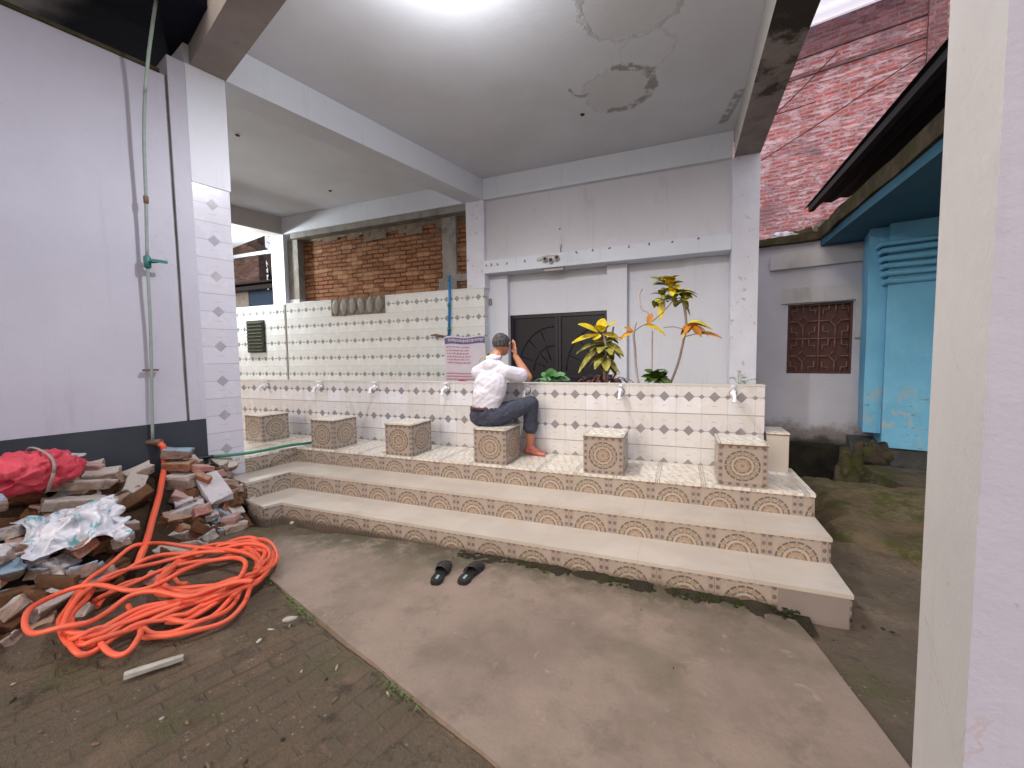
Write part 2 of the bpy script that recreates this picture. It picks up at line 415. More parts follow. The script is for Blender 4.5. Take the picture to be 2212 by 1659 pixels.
def hosemat():
    g = G('orange_hose', .45, .45)
    c = g.mix((.74, .105, .048), (.64, .12, .06), g.noise(6, 5).step(.4, .65)); c = g.mix(c, (.30, .10, .06), g.noise(13, 7, .75).step(.58, .70) * .6)
    return g.out(c, g.noise(9, 3) * .3 + .32, g.noise(40, 3), .15, .002)
M['hose'] = hosemat()
M['ghose'] = flat('green_hose', (.03, .20, .11), .4)
M['black_rubber'] = flat('black_rubber', (.010, .010, .011), .45)
M['gpipe'] = flat('green_pipe', (.26, .31, .29), .6)
M['gpipe2'] = flat('pale_pipe', (.33, .42, .36), .5)
M['teal'] = flat('teal_valve', (.02, .15, .14), .4)
M['bpipe'] = flat('blue_pipe', (.02, .20, .48), .4)
M['tap'] = flat('white_plastic', (.80, .80, .84), .25)
M['rust'] = flat('rusty_collar', (.16, .09, .05), .7)
M['dgate'] = flat('dark_gate_metal', (.006, .005, .011), .42, .35)
M['dgate2'] = flat('dark_gate_ribs', (.011, .009, .018), .4, .4)
M['grille'] = flat('brown_grille', (.21, .085, .065), .5)
M['wood'] = flat('brown_shutter', (.055, .012, .010), .6)
M['steel'] = flat('grey_steel', (.35, .35, .37), .35, .5, .6)
M['plugc'] = flat('dusty_plug', (.32, .26, .23), .8)
M['lamp_white'] = flat('lamp_body', (.75, .75, .75), .4)
g = G('bulb_glass'); g.b.inputs["Emission Color"].default_value = (.92, .96, 1, 1); g.b.inputs["Emission Strength"].default_value = 30; M['bulb'] = g.out((.9, .9, .9))
g = G('tube_glass'); g.b.inputs["Emission Color"].default_value = (.92, 1, 1, 1); g.b.inputs["Emission Strength"].default_value = 14; M['tubeg'] = g.out((.9, .9, .9))

# ------------------------------------------------------------------ object helpers
WORLD = {None: Vector((0, 0, 0))}
def V(*a): return Vector(a)
DV = V(.2329, .9725, 0); NV = V(.9725, -.2329, 0)      # the old building stands about 13 degrees askew

class MB:
    def __init__(s): s.bm = bmesh.new()
    def verts(s, L): return [s.bm.verts.new(p) for p in L]
    def poly(s, L):
        return s.bm.faces.new(s.verts(L))
    def box(s, lo, hi, ux=V(1, 0, 0), uy=V(0, 1, 0), o=V(0, 0, 0), uz=V(0, 0, 1)):
        c = []
        for z in (lo[2], hi[2]):
            for x, y in ((lo[0], lo[1]), (hi[0], lo[1]), (hi[0], hi[1]), (lo[0], hi[1])):
                c.append(o + ux * x + uy * y + uz * z)
        v = s.verts(c)
        for f in ((0, 3, 2, 1), (4, 5, 6, 7), (0, 1, 5, 4), (1, 2, 6, 5), (2, 3, 7, 6), (3, 0, 4, 7)):
            s.bm.faces.new([v[i] for i in f])
        return s
    def prism(s, pts, z0, z1):
        a = 0
        for i in range(len(pts)):
            x0, y0 = pts[i][:2]; x1, y1 = pts[(i + 1) % len(pts)][:2]; a += x0 * y1 - x1 * y0
        if a < 0: pts = pts[::-1]
        lo = s.verts([V(p[0], p[1], z0) for p in pts]); hi = s.verts([V(p[0], p[1], z1) for p in pts])
        s.bm.faces.new(lo[::-1]); s.bm.faces.new(hi)
        n = len(pts)
        for i in range(n): s.bm.faces.new([lo[i], lo[(i + 1) % n], hi[(i + 1) % n], hi[i]])
        return s
    def tube(s, pts, r, seg=10, cap=True, flat=1.0):
        pts = [Vector(p) for p in pts]; rings = []
        n = len(pts)
        rr = r if isinstance(r, (list, tuple)) else [r] * n
        t0 = (pts[1] - pts[0]).normalized()
        up = V(0, 0, 1) if abs(t0.z) < .9 else V(1, 0, 0)
        for i, p in enumerate(pts):
            t = (pts[min(i + 1, n - 1)] - pts[max(i - 1, 0)]).normalized()
            a = t.cross(up).normalized(); b = a.cross(t).normalized(); up = b
            rings.append(s.verts([p + (a * math.cos(2 * math.pi * k / seg) + b * math.sin(2 * math.pi * k / seg) * flat) * rr[i] for k in range(seg)]))
        for i in range(n - 1):
            for k in range(seg):
                f = s.bm.faces.new([rings[i][k], rings[i][(k + 1) % seg], rings[i + 1][(k + 1) % seg], rings[i + 1][k]]); f.smooth = True
        if cap: s.bm.faces.new(rings[0][::-1]); s.bm.faces.new(rings[-1])
        return s
    def lathe(s, base, prof, seg=20, axis=V(0, 0, 1)):
        pts = [Vector(base) + axis * h for r, h in prof]
        t = axis.normalized(); up = V(0, 0, 1) if abs(t.z) < .9 else V(1, 0, 0)
        a = t.cross(up).normalized(); b = a.cross(t)
        rings = [s.verts([p + (a * math.cos(2 * math.pi * k / seg) + b * math.sin(2 * math.pi * k / seg)) * max(r, .0004) for k in range(seg)]) for p, (r, h) in zip(pts, prof)]
        for i in range(len(rings) - 1):
            for k in range(seg):
                f = s.bm.faces.new([rings[i][k], rings[i][(k + 1) % seg], rings[i + 1][(k + 1) % seg], rings[i + 1][k]]); f.smooth = True
        s.bm.faces.new(rings[0][::-1]); s.bm.faces.new(rings[-1])
        return s
    def blob(s, c, r, seed=0, amp=.3, sub=2, rot=None, fr=1.5):
        b = bmesh.new(); bmesh.ops.create_icosphere(b, subdivisions=sub, radius=1)
        m = {}
        for v in b.verts:
            d = v.co.normalized(); k = 1 + amp * noise.noise(d * fr + V(seed * 7.3, seed, 0))
            p = V(d.x * r[0] * k, d.y * r[1] * k, d.z * r[2] * k)
            if rot: p = rot @ p
            m[v] = s.bm.verts.new(Vector(c) + p)
        for f in b.faces: s.bm.faces.new([m[v] for v in f.verts]).smooth = True
        b.free(); return s
    def leaf(s, base, d, L, w, up=V(0, 0, 1), droop=.3, seg=6, fold=.25):
        """one leaf with a centre fold, drooping towards the tip"""
        d = d.normalized(); side = d.cross(up)
        if side.length < .01: side = V(1, 0, 0)
        side.normalize(); nr = side.cross(d).normalized()
        rows = []
        for i in range(seg + 1):
            t = i / seg
            p = Vector(base) + d * (L * t) + V(0, 0, -1) * (droop * L * t * t)
            ww = w * math.sin(math.pi * min(1, (t * .92 + .04))) ** .75
            rows.append(s.verts([p - side * ww + nr * ww * fold, p, p + side * ww + nr * ww * fold]))
        for i in range(seg):
            for k in (0, 1):
                f = s.bm.faces.new([rows[i][k], rows[i][k + 1], rows[i + 1][k + 1], rows[i + 1][k]]); f.smooth = True
        return s
    def rough(s, amp, freq=4.0, seed=0, only=None):
        for v in s.bm.verts:
            if only and not only(v.co): continue
            n = noise.noise_vector(v.co * freq + V(seed * 3.1, 0, 0)); v.co += n * amp
        return s
    def subdiv(s, n=1, edges=None):
        bmesh.ops.subdivide_edges(s.bm, edges=edges or s.bm.edges[:], cuts=n, use_grid_fill=True); return s
    def bevel(s, w=.004, seg=1):
        e = [e for e in s.bm.edges if len(e.link_faces) == 2 and e.calc_face_angle(0) > .5]
        bmesh.ops.bevel(s.bm, geom=e, offset=w, segments=seg, affect='EDGES', clamp_overlap=True); return s

def tag(o, label=None, cat=None, group=None, kind=None):
    if label: o["label"] = label
    if cat: o["category"] = cat
    if group: o["group"] = group
    if kind: o["kind"] = kind
    return o
def finish(mb, name, mat, parent=None, origin=None, uvo=(0, 0), fixn=True):
    bm = mb.bm
    if fixn: bmesh.ops.recalc_face_normals(bm, faces=bm.faces[:])
    big = [f for f in bm.faces if len(f.verts) > 4]
    if big: bmesh.ops.triangulate(bm, faces=big, ngon_method='EAR_CLIP')
    uv = bm.loops.layers.uv.new("UVMap")
    bm.normal_update()
    for f in bm.faces:
        n = f.normal
        if abs(n.z) > .7:
            for l in f.loops: l[uv].uv = (l.vert.co.x + uvo[0], l.vert.co.y + uvo[1])
        else:
            h = V(n.x, n.y, 0).normalized(); t = V(-h.y, h.x, 0)
            for l in f.loops: l[uv].uv = (l.vert.co.dot(t) + uvo[0], l.vert.co.z + uvo[1])
    o_ = Vector(origin) if origin else (WORLD[parent] if parent else V(0, 0, 0))
    for v in bm.verts: v.co -= o_
    me = bpy.data.meshes.new(name); bm.to_mesh(me); bm.free()
    for m in (mat if isinstance(mat, list) else [mat]): me.materials.append(m)
    ob = bpy.data.objects.new(name, me); S.collection.objects.link(ob)
    if parent: ob.parent = parent; ob.location = o_ - WORLD[parent]
    else: ob.location = o_
    WORLD[ob] = o_
    return ob
def thing(name, label, cat, loc=(0, 0, 0), group=None):
    o = bpy.data.objects.new(name, None); S.collection.objects.link(o); o.location = loc; o.empty_display_size = .1
    WORLD[o] = Vector(loc); return tag(o, label, cat, group)
def copy_tree(o, parent=None):
    c = o.copy(); S.collection.objects.link(c)
    if parent: c.parent = parent
    for ch in list(o.children): copy_tree(ch, c)
    return c
def smooth_path(P, n=6):
    P = [Vector(p) for p in P]; out = []
    for i in range(len(P) - 1):
        p0 = P[max(i - 1, 0)]; p1 = P[i]; p2 = P[i + 1]; p3 = P[min(i + 2, len(P) - 1)]
        for k in range(n):
            t = k / n
            out.append(.5 * ((2 * p1) + (p2 - p0) * t + (2 * p0 - 5 * p1 + 4 * p2 - p3) * t * t + (3 * p1 - p0 - 3 * p2 + p3) * t ** 3))
    out.append(P[-1]); return out
def grid(x0, x1, y0, y1, nx, ny, h):
    mb = MB(); R_ = []
    for j in range(ny + 1):
        R_.append(mb.verts([V(x0 + (x1 - x0) * i / nx, y0 + (y1 - y0) * j / ny, h(x0 + (x1 - x0) * i / nx, y0 + (y1 - y0) * j / ny)) for i in range(nx + 1)]))
    for j in range(ny):
        for i in range(nx):
            mb.bm.faces.new([R_[j][i], R_[j][i + 1], R_[j + 1][i + 1], R_[j + 1][i]]).smooth = True
    return mb
def nz(x, y, f=1.0, s=0.0): return noise.fractal(V(x * f + s, y * f - s, s), 1.0, 2.0, 4)

# ------------------------------------------------------------------ ground
def sstep(a, b, x):
    t = max(0, min(1, (x - a) / (b - a))); return t * t * (3 - 2 * t)
def ground_h(x, y):
    h = -.02 + nz(x, y, 3.0) * .012 + nz(x, y, .8, 3) * .02
    # the alley on the right: a drain under the shed wall and an earth bank
    if x > 3.7 and y > -2:
        a = sstep(3.98, 4.3, x)
        bank = .05 * sstep(.4, 1.6, y) - .55 * sstep(2.3, 2.9, y + .25 * (x - 4.4)) + .12 * sstep(4.9, 5.5, x)
        h = h * (1 - a) + (bank - .05 + nz(x, y, 2.2, 5) * .05) * a
    # dip below the slab foot so the steps show their full first riser
    h -= .035 * sstep(-.25, -.02, y) * (1 - sstep(3.9, 4.2, x)) * (1 - sstep(.2, 1.0, y))
    return h
far = MB(); far.box((-60, -60, -1.2), (60, 60, -1.0)); tag(finish(far, 'ground', M['mud']), kind='structure')
gr = grid(-3.2, 8.6, -6.0, 6.4, 150, 150, ground_h)
tag(finish(gr, 'muddy_ground', M['mud']), kind='structure')
# the concrete walk, its left edge broken by dirt
sl_pts = [(.45, -.60), (.82, -.76), (1.886, -1.10), (2.644, -1.34), (4.6, -1.95), (5.2, -5.0), (4.4, -5.0), (4.25, -2.5), (3.97, -1.3), (3.87, -.83), (3.76, -.24), (3.72, -.10), (3.0, .02), (1.6, .01), (.7, -.09), (.32, -.30)]
sb = MB()
def in_poly(x, y, P):
    c = False; j = len(P) - 1
    for i in range(len(P)):
        if (P[i][1] > y) != (P[j][1] > y) and x < (P[j][0] - P[i][0]) * (y - P[i][1]) / (P[j][1] - P[i][1]) + P[i][0]: c = not c
        j = i
    return c
pp = []
for i in range(len(sl_pts)):
    a = Vector((*sl_pts[i], 0)); b = Vector((*sl_pts[(i + 1) % len(sl_pts)], 0)); n_ = max(1, int((b - a).length / .05))
    for k in range(n_):
        p = a.lerp(b, k / n_); q_ = noise.noise_vector(p * 5) * .003 + noise.noise_vector(p * 24) * .002; pp.append((p.x + q_.x, p.y + q_.y))
from mathutils.geometry import delaunay_2d_cdt
n0 = len(pp); inner = [(x * .23 + .011 * ((x * 7 + y * 3) % 5), y * .23 + .007 * ((x * 3 + y * 5) % 7)) for x in range(1, 23) for y in range(-22, 1)]
inner = [p for p in inner if in_poly(p[0], p[1], pp) and min((p[0] - a[0]) ** 2 + (p[1] - a[1]) ** 2 for a in pp) > .004]
cv, ce, cf, _a, _b, _c = delaunay_2d_cdt([Vector(p) for p in pp] + [Vector(p) for p in inner], [], [list(range(n0))], 1, 1e-5)
area_ = abs(sum(pp[i][0] * pp[(i + 1) % n0][1] - pp[(i + 1) % n0][0] * pp[i][1] for i in range(n0)) / 2)
tops = sb.verts([V(p.x, p.y, 0) for p in cv]); got_ = 0
for f in cf:
    a, b, c = [cv[i] for i in f[:3]]; ar = ((b.x - a.x) * (c.y - a.y) - (c.x - a.x) * (b.y - a.y)) / 2
    got_ += abs(ar)
    sb.bm.faces.new([tops[i] for i in (f if ar > 0 else f[::-1])])
for e in [e for e in sb.bm.edges if len(e.link_faces) == 1]:
    v0, v1 = e.verts; l0 = e.link_loops[0]
    if l0.vert is v1: v0, v1 = v1, v0
    b0, b1 = sb.verts([v0.co - V(0, 0, .1), v1.co - V(0, 0, .1)]); sb.bm.faces.new([v1, v0, b0, b1])
tag(finish(sb, 'concrete_walk', M['slab'], fixn=False), kind='structure')

# ------------------------------------------------------------------ tiled steps with a left wing
h1, h2, h3 = .134, .286, .44
PY = .667; TY = 1.2; XR = 3.97
steps = thing('tiled_steps', 'three long beige tiled steps with medallion risers in front of the taps', 'steps', (2, .4, 0))
def riser(a, b, z0, z1, thick=.012, uo=None):
    """a vertical tiled face from a to b (outward side is to the right of a->b)"""
    a = Vector((*a, 0)); b = Vector((*b, 0)); t = (b - a).normalized(); n = V(t.y, -t.x, 0)
    mb = MB(); L = (b - a).length
    mb.box((0, 0, z0), (L, thick, z1), t, n, a)
    tt = V(-n.y, n.x, 0)
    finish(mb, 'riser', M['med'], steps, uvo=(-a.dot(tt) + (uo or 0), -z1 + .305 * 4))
def tread(pts, z, over=.0):
    mb = MB(); mb.prism(pts, z - .022, z); mb.bevel(.003)
    finish(mb, 'tread', M['tread'] if z < .4 else M['ftile'], steps, uvo=(0.03, 0))
core = MB()
core.prism([(-.05, .03), (XR - .03, .03), (XR - .03, 1.3), (-1.2, 1.3), (-1.2, .3), (-.3, .0)], -.2, h1 - .024)
core.prism([(-.33, .36), (XR - .03, .36), (XR - .03, 1.3), (-1.2, 1.3), (-1.2, .36)], h1 - .03, h2 - .024)
core.prism([(-.62, .70), (XR - .03, .70), (XR - .03, 1.3), (-3.4, 1.3), (-3.2, .5), (-.78, .2)], -.2, h3 - .024)
finish(core, 'masonry_core', M['grey_conc'], steps)
# corner points
a1 = (0.0, 0.0); w1 = (-.062, -.125); e1 = (-.33, -.062)
a2 = (-.285, .335); w2 = (-.352, -.06); e2 = (-.73, .03)
a3 = (-.578, PY); w3 = (-.70, .06)
riser(a1, (3.66, 0), -.10, h1 - .003)
plain = MB(); plain.box((3.66, -.012, -.10), (XR, .0, h1 - .003)); finish(plain, 'plain_end_tile', M['plain'], steps)
riser(w1, a1, -.10, h1 - .003); riser(e1, w1, -.10, h1 - .003)
riser((XR, 0), (XR, .335), -.2, h1 - .003)
riser(a2, (XR, a2[1]), h1, h2 - .003, uo=.02); riser(w2, a2, h1, h2 - .003, uo=.15); riser(e2, w2, h1, h2 - .003)
riser((XR, a2[1]), (XR, PY), -.2, h2 - .003)
riser(a3, (XR, a3[1]), h2, h3 - .003, uo=.11); riser(w3, a3, h2, h3 - .003, uo=.02)
riser((XR, PY), (XR, 1.30), -.2, h3 - .003)
o = .014
tread([(a1[0] + o * .5, -o), (XR + o, -o), (XR + o, a2[1] - .001), (a2[0], a2[1] - .001), (w2[0], w2[1]), (e2[0], e2[1]), (e1[0] - .01, e1[1] - o), (w1[0] + o, w1[1] - o)], h1)
tread([(a2[0] + o * .5, a2[1] - o), (XR + o, a2[1] - o), (XR + o, PY - .001), (a3[0], PY - .001), (w3[0], w3[1]), (w3[0] - .05, w3[1]), (e2[0] - .01, e2[1] - o), (w2[0] + o, w2[1] - o)], h2)
tread([(a3[0] + o * .5, PY - o), (XR + o, PY - o), (XR + o, 1.31), (-3.5, 1.31), (-3.4, .6), (-.80, .08), (w3[0] + o, w3[1] - .02)], h3)

# ------------------------------------------------------------------ tap wall with the taps
tw = thing('tap_wall', 'low white tiled wall with a chain of grey diamonds carrying the taps', 'wall', (.8, 1.25, h3))
mb = MB(); mb.box((-3.3, TY, h3 + .001), (3.775, TY + .14, 1.094)); mb.bevel(.003); finish(mb, 'tiled_face', M['tap_tile'], tw)
mb = MB(); mb.box((-3.3, TY - .004, 1.0945), (3.78, TY + .145, 1.102)); finish(mb, 'coping', M['cream'], tw)
mb = MB(); mb.box((-3.3, TY + .145, .2), (3.775, 2.0, .98)); finish(mb, 'planter_soil', M['mud'], tw)
def tap(x, first=None):
    t = MB(); y = TY; z = 1.035
    b = Vector((x, y, z))
    t.lathe(b, [(.024, -.005), (.024, .006), (.011, .008), (.011, .045)], 16, V(0, -1, 0))
    t.lathe(b + V(0, -.045, -.028), [(.013, 0), (.017, .01), (.017, .05), (.013, .058)], 16)
    t.tube(smooth_path([b + V(0, -.045, 0), b + V(0, -.085, .0), b + V(0, -.112, -.016), b + V(0, -.118, -.05)], 4), [.0125] * 13, 12)
    t.lathe(b + V(0, -.118, -.062), [(.0165, 0), (.0165, .018), (.0125, .022)], 14)
    o_ = finish(t, 'tap', M['tap'], tw, origin=b)
    hd = MB(); hd.lathe(b + V(0, -.045, .028), [(.009, 0), (.009, .018), (.014, .022), (.014, .034), (.006, .038)], 14)
    hd.box((-.034, -.009, .0), (.034, .009, .011), V(math.cos(x * 3), math.sin(x * 3), 0), V(-math.sin(x * 3), math.cos(x * 3), 0), b + V(0, -.045, .056)); hd.bevel(.003, 2)
    finish(hd, 'handle', M['tap'], o_)
    fl = MB(); fl.lathe(b, [(.030, -.001), (.028, .004), (.018, .007)], 16, V(0, -1, 0)); finish(fl, 'flange', M['rust'], o_)
for x in (-1.66, -.76, .05, .955, 1.83, 2.69, 3.555): tap(x)

so_ = grid(1.75, 3.80, -.17, .004, 120, 12, lambda x, y: .001 + max(-.02, (.020 * sstep(-.15, -.01, y) * sstep(1.75, 2.6, x) * (1 - sstep(3.45, 3.72, x)) * (.5 + 1.0 * nz(x, y, 6)) + .008 * nz(x, y, 22) - .018 * (1 - sstep(-.15, -.03, y + .12 * nz(x, y, 5))) - .04 * sstep(3.62, 3.80, x))))  # dark earth strip stands in for the shaded gap under the bottom riser
tag(finish(so_, 'gap_shade_soil', M['soil']), 'dark soil strip in place of the shaded gap under the bottom step', 'soil', None, 'stuff')
# ------------------------------------------------------------------ stools
def stool_mesh(parent, o, w=.30, dpt=.325, hgt=.302, ux=V(1, 0, 0), uy=V(0, 1, 0), mat='med'):
    o = Vector(o)
    body = MB(); body.box((0, 0, .001), (w, dpt, hgt - .012), ux, uy, o)
    bm = body.bm; bmesh.ops.recalc_face_normals(bm, faces=bm.faces[:]); bm.normal_update()
    ob = finish_box(body, 'tiled_body', M[mat], parent, o, w, dpt, hgt - .012, ux, uy)
    top = MB(); top.box((-.004, -.004, hgt - .0115), (w + .004, dpt + .004, hgt), ux, uy, o); top.bevel(.002)
    finish(top, 'seat_tile', M['ftile'], parent, uvo=(-o.x + .0, -o.y - .055))
    ed = MB()
    e_ = .003
    for lo, hi in (((-e_, -e_), (w + e_, 0)), ((-e_, dpt), (w + e_, dpt + e_)), ((-e_, 0), (0, dpt)), ((w, 0), (w + e_, dpt))):
        ed.box((lo[0], lo[1], hgt - .020), (hi[0], hi[1], hgt - .0118), ux, uy, o)
    finish(ed, 'dark_joint', M['rust'], parent)
def finish_box(mb, name, mat, parent, o, w, dpt, hgt, ux, uy):
    """uv so that exactly one medallion tile sits centred on each side"""
    ob = finish(mb, name, mat, parent)
    uvl = ob.data.uv_layers[0].data
    for p in ob.data.polygons:
        n = p.normal
        for li in p.loop_indices:
            c = ob.data.vertices[ob.data.loops[li].vertex_index].co + WORLD[ob] - o
            lx, ly = c.dot(ux), c.dot(uy)
            if abs(n.z) > .7: uvl[li].uv = (lx, ly)
            elif abs(n.dot(uy)) > .7: uvl[li].uv = ((lx / w) * .305, (c.z / hgt) * .305)
            else: uvl[li].uv = ((ly / dpt) * .305, (c.z / hgt) * .305)
    return ob
LB = ['square tiled stool farthest left, half in shade by the white pillar', 'square tiled stool second from the left, where the green hose ends', 'square tiled stool third from the left, free on both sides',
      None, 'square tiled stool just right of the seated man, bright medallion tile', 'largest looking tiled stool at the right end of the step edge']
for i, (x, y) in enumerate(((-1.43, .72), (-.368, PY), (.575, PY), (1.517, PY), (2.472, PY), (3.415, PY))):
    lab = LB[i] or 'square tiled stool the man in the white shirt sits on'
    st = thing('tiled_stool', lab, 'stool', (x + .15, y + .16, h3), 'tiled stools along the platform')
    ux, uy = (V(.995, -.08, 0), V(.08, .995, 0)) if i == 0 else (V(1, 0, 0), V(0, 1, 0))
    stool_mesh(st, (x, y, h3), ux=ux, uy=uy)
st = thing('tiled_stool', 'narrow plain tiled block behind the rightmost stool, against the wall end', 'stool', (3.87, 1.3, h3), 'tiled stools along the platform')
stool_mesh(st, (3.79, 1.165, h3), w=.145, dpt=.30, mat='tread')

# ------------------------------------------------------------------ the open white building: pillars, beams, ceiling
ZB = 3.864; ZC = 4.2
hall = thing('open_building', 'white plastered open hall roofing the washing place, with beams and pillars', 'building', (1.6, 1.5, 0))
PA = V(-.655, .165, 0); PB_ = V(.187, 3.70, 0)         # face line of the left beam
mb = MB(); mb.prism([(-7.2, -1.0), (-.2, -.45), (4.0, -1.45), (4.12, 3.9), (4.12, 4.05), (-.4, 4.05), (-7.2, 4.05)], ZC, ZC + .16); finish(mb, 'ceiling', M['ceil'], hall)
# left skew beam
mb = MB(); mb.box((-.33, -.30, ZB), (0, 3.66, ZC - .002), NV, DV, PA); mb.subdiv(3); mb.rough(.002, 3); finish(mb, 'beam', M['beamw'], hall)
# back beam over the gate wall
mb = MB(); mb.box((.20, 3.70, ZB + .004), (3.762, 3.98, ZC - .002)); mb.subdiv(3); mb.rough(.002, 3); finish(mb, 'beam', M['beamw'], hall)
# back beam over the brick infill
mb = MB(); mb.box((-4.28, 3.70, ZB + .004), (-.12, 3.98, ZC - .002)); mb.subdiv(3); mb.rough(.002, 3); finish(mb, 'beam', M['beamw'], hall)
mb = MB(); mb.box((-4.1, 3.735, ZB - .10), (-.12, 3.95, ZB + .003)); finish(mb, 'concrete_strip', M['grey_conc'], hall)
# right edge beam, stained under
mb = MB(); mb.box((3.775, -1.6, ZB), (4.07, 3.698, ZC - .002)); mb.subdiv(4); mb.rough(.004, 2)
bm = mb.bm; bm.normal_update(); bmesh.ops.recalc_face_normals(bm, faces=bm.faces[:])
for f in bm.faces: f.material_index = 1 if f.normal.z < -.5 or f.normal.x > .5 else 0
finish(mb, 'stained_beam', [M['cream'], M['stain2']], hall, fixn=False)
# left bay outer beam
C4 = V(-4.27, 3.72, 0)
mb = MB(); mb.box((-.30, -5.2, ZB), (0, 0, ZC - .002), NV, DV, C4); finish(mb, 'beam', M['cream'], hall)
mb = MB(); mb.box((0, .02, ZB - .001), (.34, 4.75, ZC - .004), NV, -DV, PA + V(-.33, 0, 0) * 0 + NV * 0 + V(-.0, .0, 0)) if 0 else None
# perpendicular beam, left pillar to the near right pillar
mb = MB(); mb.box((-.20, -.27, ZB - .003), (4.6, 0, ZC - .003), V(.951, -.309, 0), V(.309, .951, 0), PA + V(.06, -.01, 0)); mb.subdiv(4); mb.rough(.003, 3); finish(mb, 'beam', paint('dull_beam', (.33, .295, .275), (.26, .23, .21), 3, .9, .8, .4, 50, dirt=(.20, .16, .13), dscale=4), hall)
# left pillar: plaster above, tiles below, standing in the wall line
mb = MB(); mb.box((-.33, -.296, 2.89), (0, 0, ZB - .004), NV, DV, PA); mb.subdiv(3); mb.rough(.003, 4); finish(mb, 'pillar_plaster', M['white'], hall)
mb = MB(); mb.box((-.33, -.30, .28), (-.006, -.010, 2.889), NV, DV, PA)
tt = DV
ob = finish(mb, 'pillar_tiles', M['pil_tile'], hall, uvo=(-(PA.dot(DV)) + .155, 0))
# column A, cracked whitewash, and column B
for nm, x0, x1, zb, mt in (('column', -.118, .205, 2.476, 'peel'), ('column', 3.765, 4.075, .2, 'peel')):
    mb = MB(); mb.box((x0, 3.695, zb), (x1, 4.0, ZB + .003)); mb.subdiv(5); mb.rough(.004, 9); finish(mb, nm, M[mt], hall)
# column C at the far left with its grey inner pier
mb = MB(); mb.box((-4.62, 3.71, 2.49), (-4.27, 3.95, ZB - .002)); mb.subdiv(4); mb.rough(.005, 9); finish(mb, 'column', M['white'], hall)
mb = MB(); mb.box((-4.265, 3.80, 2.49), (-3.99, 4.05, ZB - .104)); finish(mb, 'column', M['grey_conc'], hall)
# near right pillar: warm lamplit and cool skylit tones put into the face colours
PR = V(3.752, -1.148, 0)
mb = MB(); mb.box((0, -.40, -.3), (.42, 0, ZB - .006), NV, DV, PR); mb.subdiv(5); mb.rough(.002, 3)
bm = mb.bm; bmesh.ops.recalc_face_normals(bm, faces=bm.faces[:]); bm.normal_update()
for f in bm.faces: f.material_index = 0 if f.normal.dot(NV) < -.5 else 1
ob = finish(mb, 'near_pillar', [M['cream'], M['lav2']], hall, fixn=False); ob["label"] = 'near pillar, left face coloured as lamplit cream, front as skylit lavender'
# ceiling drain holes
for (x, y) in ((-2.065, 1.28), (-2.368, 3.084), (2.057, 2.576)):
    mb = MB(); mb.lathe((x, y, ZC - .003), [(.028, 0), (.022, -.006), (.010, .0)], 16); finish(mb, 'pipe_hole', M['black_rubber'], hall)
# ceiling lamp
lm = thing('ceiling_lamp', 'bright white bulb glowing on the hall ceiling at the top edge', 'lamp', (1.62, .22, ZC))
mb = MB(); mb.lathe((1.62, .22, ZC), [(.045, 0), (.045, -.012), (.022, -.02), (.022, -.05)], 20); finish(mb, 'lamp_holder', M['lamp_white'], lm)
mb = MB(); mb.lathe((1.62, .22, ZC - .05), [(.018, 0), (.03, -.02), (.033, -.045), (.026, -.066), (.008, -.075)], 20); finish(mb, 'bulb', M['bulb'], lm)
lamp_light('ceiling_lamp_light', (1.64, .14, ZC - .34), 30, (.96, .97, 1.0), .05, lm)
sp = bpy.data.lights.new('ceiling_lamp_beam', 'SPOT'); sp.energy = 140; sp.color = (.96, .97, 1.0); sp.spot_size = math.radians(176); sp.spot_blend = .6; sp.shadow_soft_size = .05   # an LED bulb throws most of its light down
spo = bpy.data.objects.new('ceiling_lamp_beam', sp); S.collection.objects.link(spo); spo.parent = lm; spo.location = V(1.64, .14, ZC - .26) - WORLD[lm]

# ------------------------------------------------------------------ tall tiled wall at the back left with brick infill over it
bw = thing('tiled_back_wall', 'tall white tiled wall with rows of small grey diamonds behind the taps', 'wall', (-2.8, 3.75, 0))
mb = MB(); mb.box((-7.2, 3.70, .2), (.188, 3.83, 2.476)); finish(mb, 'tiled_face', M['back_tile'], bw)
mb = MB(); mb.box((-7.2, 3.697, 2.4765), (-.12, 3.86, 2.492)); finish(mb, 'coping', M['white'], bw)
mb = MB(); mb.box((-4.315, 3.690, .9), (-4.275, 3.6985, 2.47)); finish(mb, 'dirty_joint', M['grey_conc'], bw)
# mortar patch where tiles have fallen
pt = MB(); pt.box((-3.06, 3.688, 2.178), (-1.80, 3.6985, 2.49)); finish(pt, 'bare_patch', M['bpat_mortar'], bw)
for k in range(6):
    x0 = -3.03 + k * .205; mb = MB()
    mb.blob((x0 + .09, 3.688, 2.335), (.085, .012, .155), k, .35, 2); finish(mb, 'mortar_dab', M['grey_conc'], bw)
# grille on the wall
gl = thing('wall_grille', 'small dark green louvred grille on the tall tiled wall at the left', 'grille', (-5.13, 3.68, 1.86))
mb = MB(); mb.box((-5.40, 3.66, 1.52), (-4.90, 3.699, 2.19)); finish(mb, 'grille_box', paint('grille_green', (.03, .04, .03), (.05, .06, .04), 9, .7, .8), gl)
mb = MB()
for k in range(9): mb.box((-5.38, 3.635, 1.55 + k * .072), (-4.92, 3.66, 1.575 + k * .072))
finish(mb, 'louvres', paint('louvre', (.085, .085, .06), (.05, .055, .04), 14, .8, .9), gl)
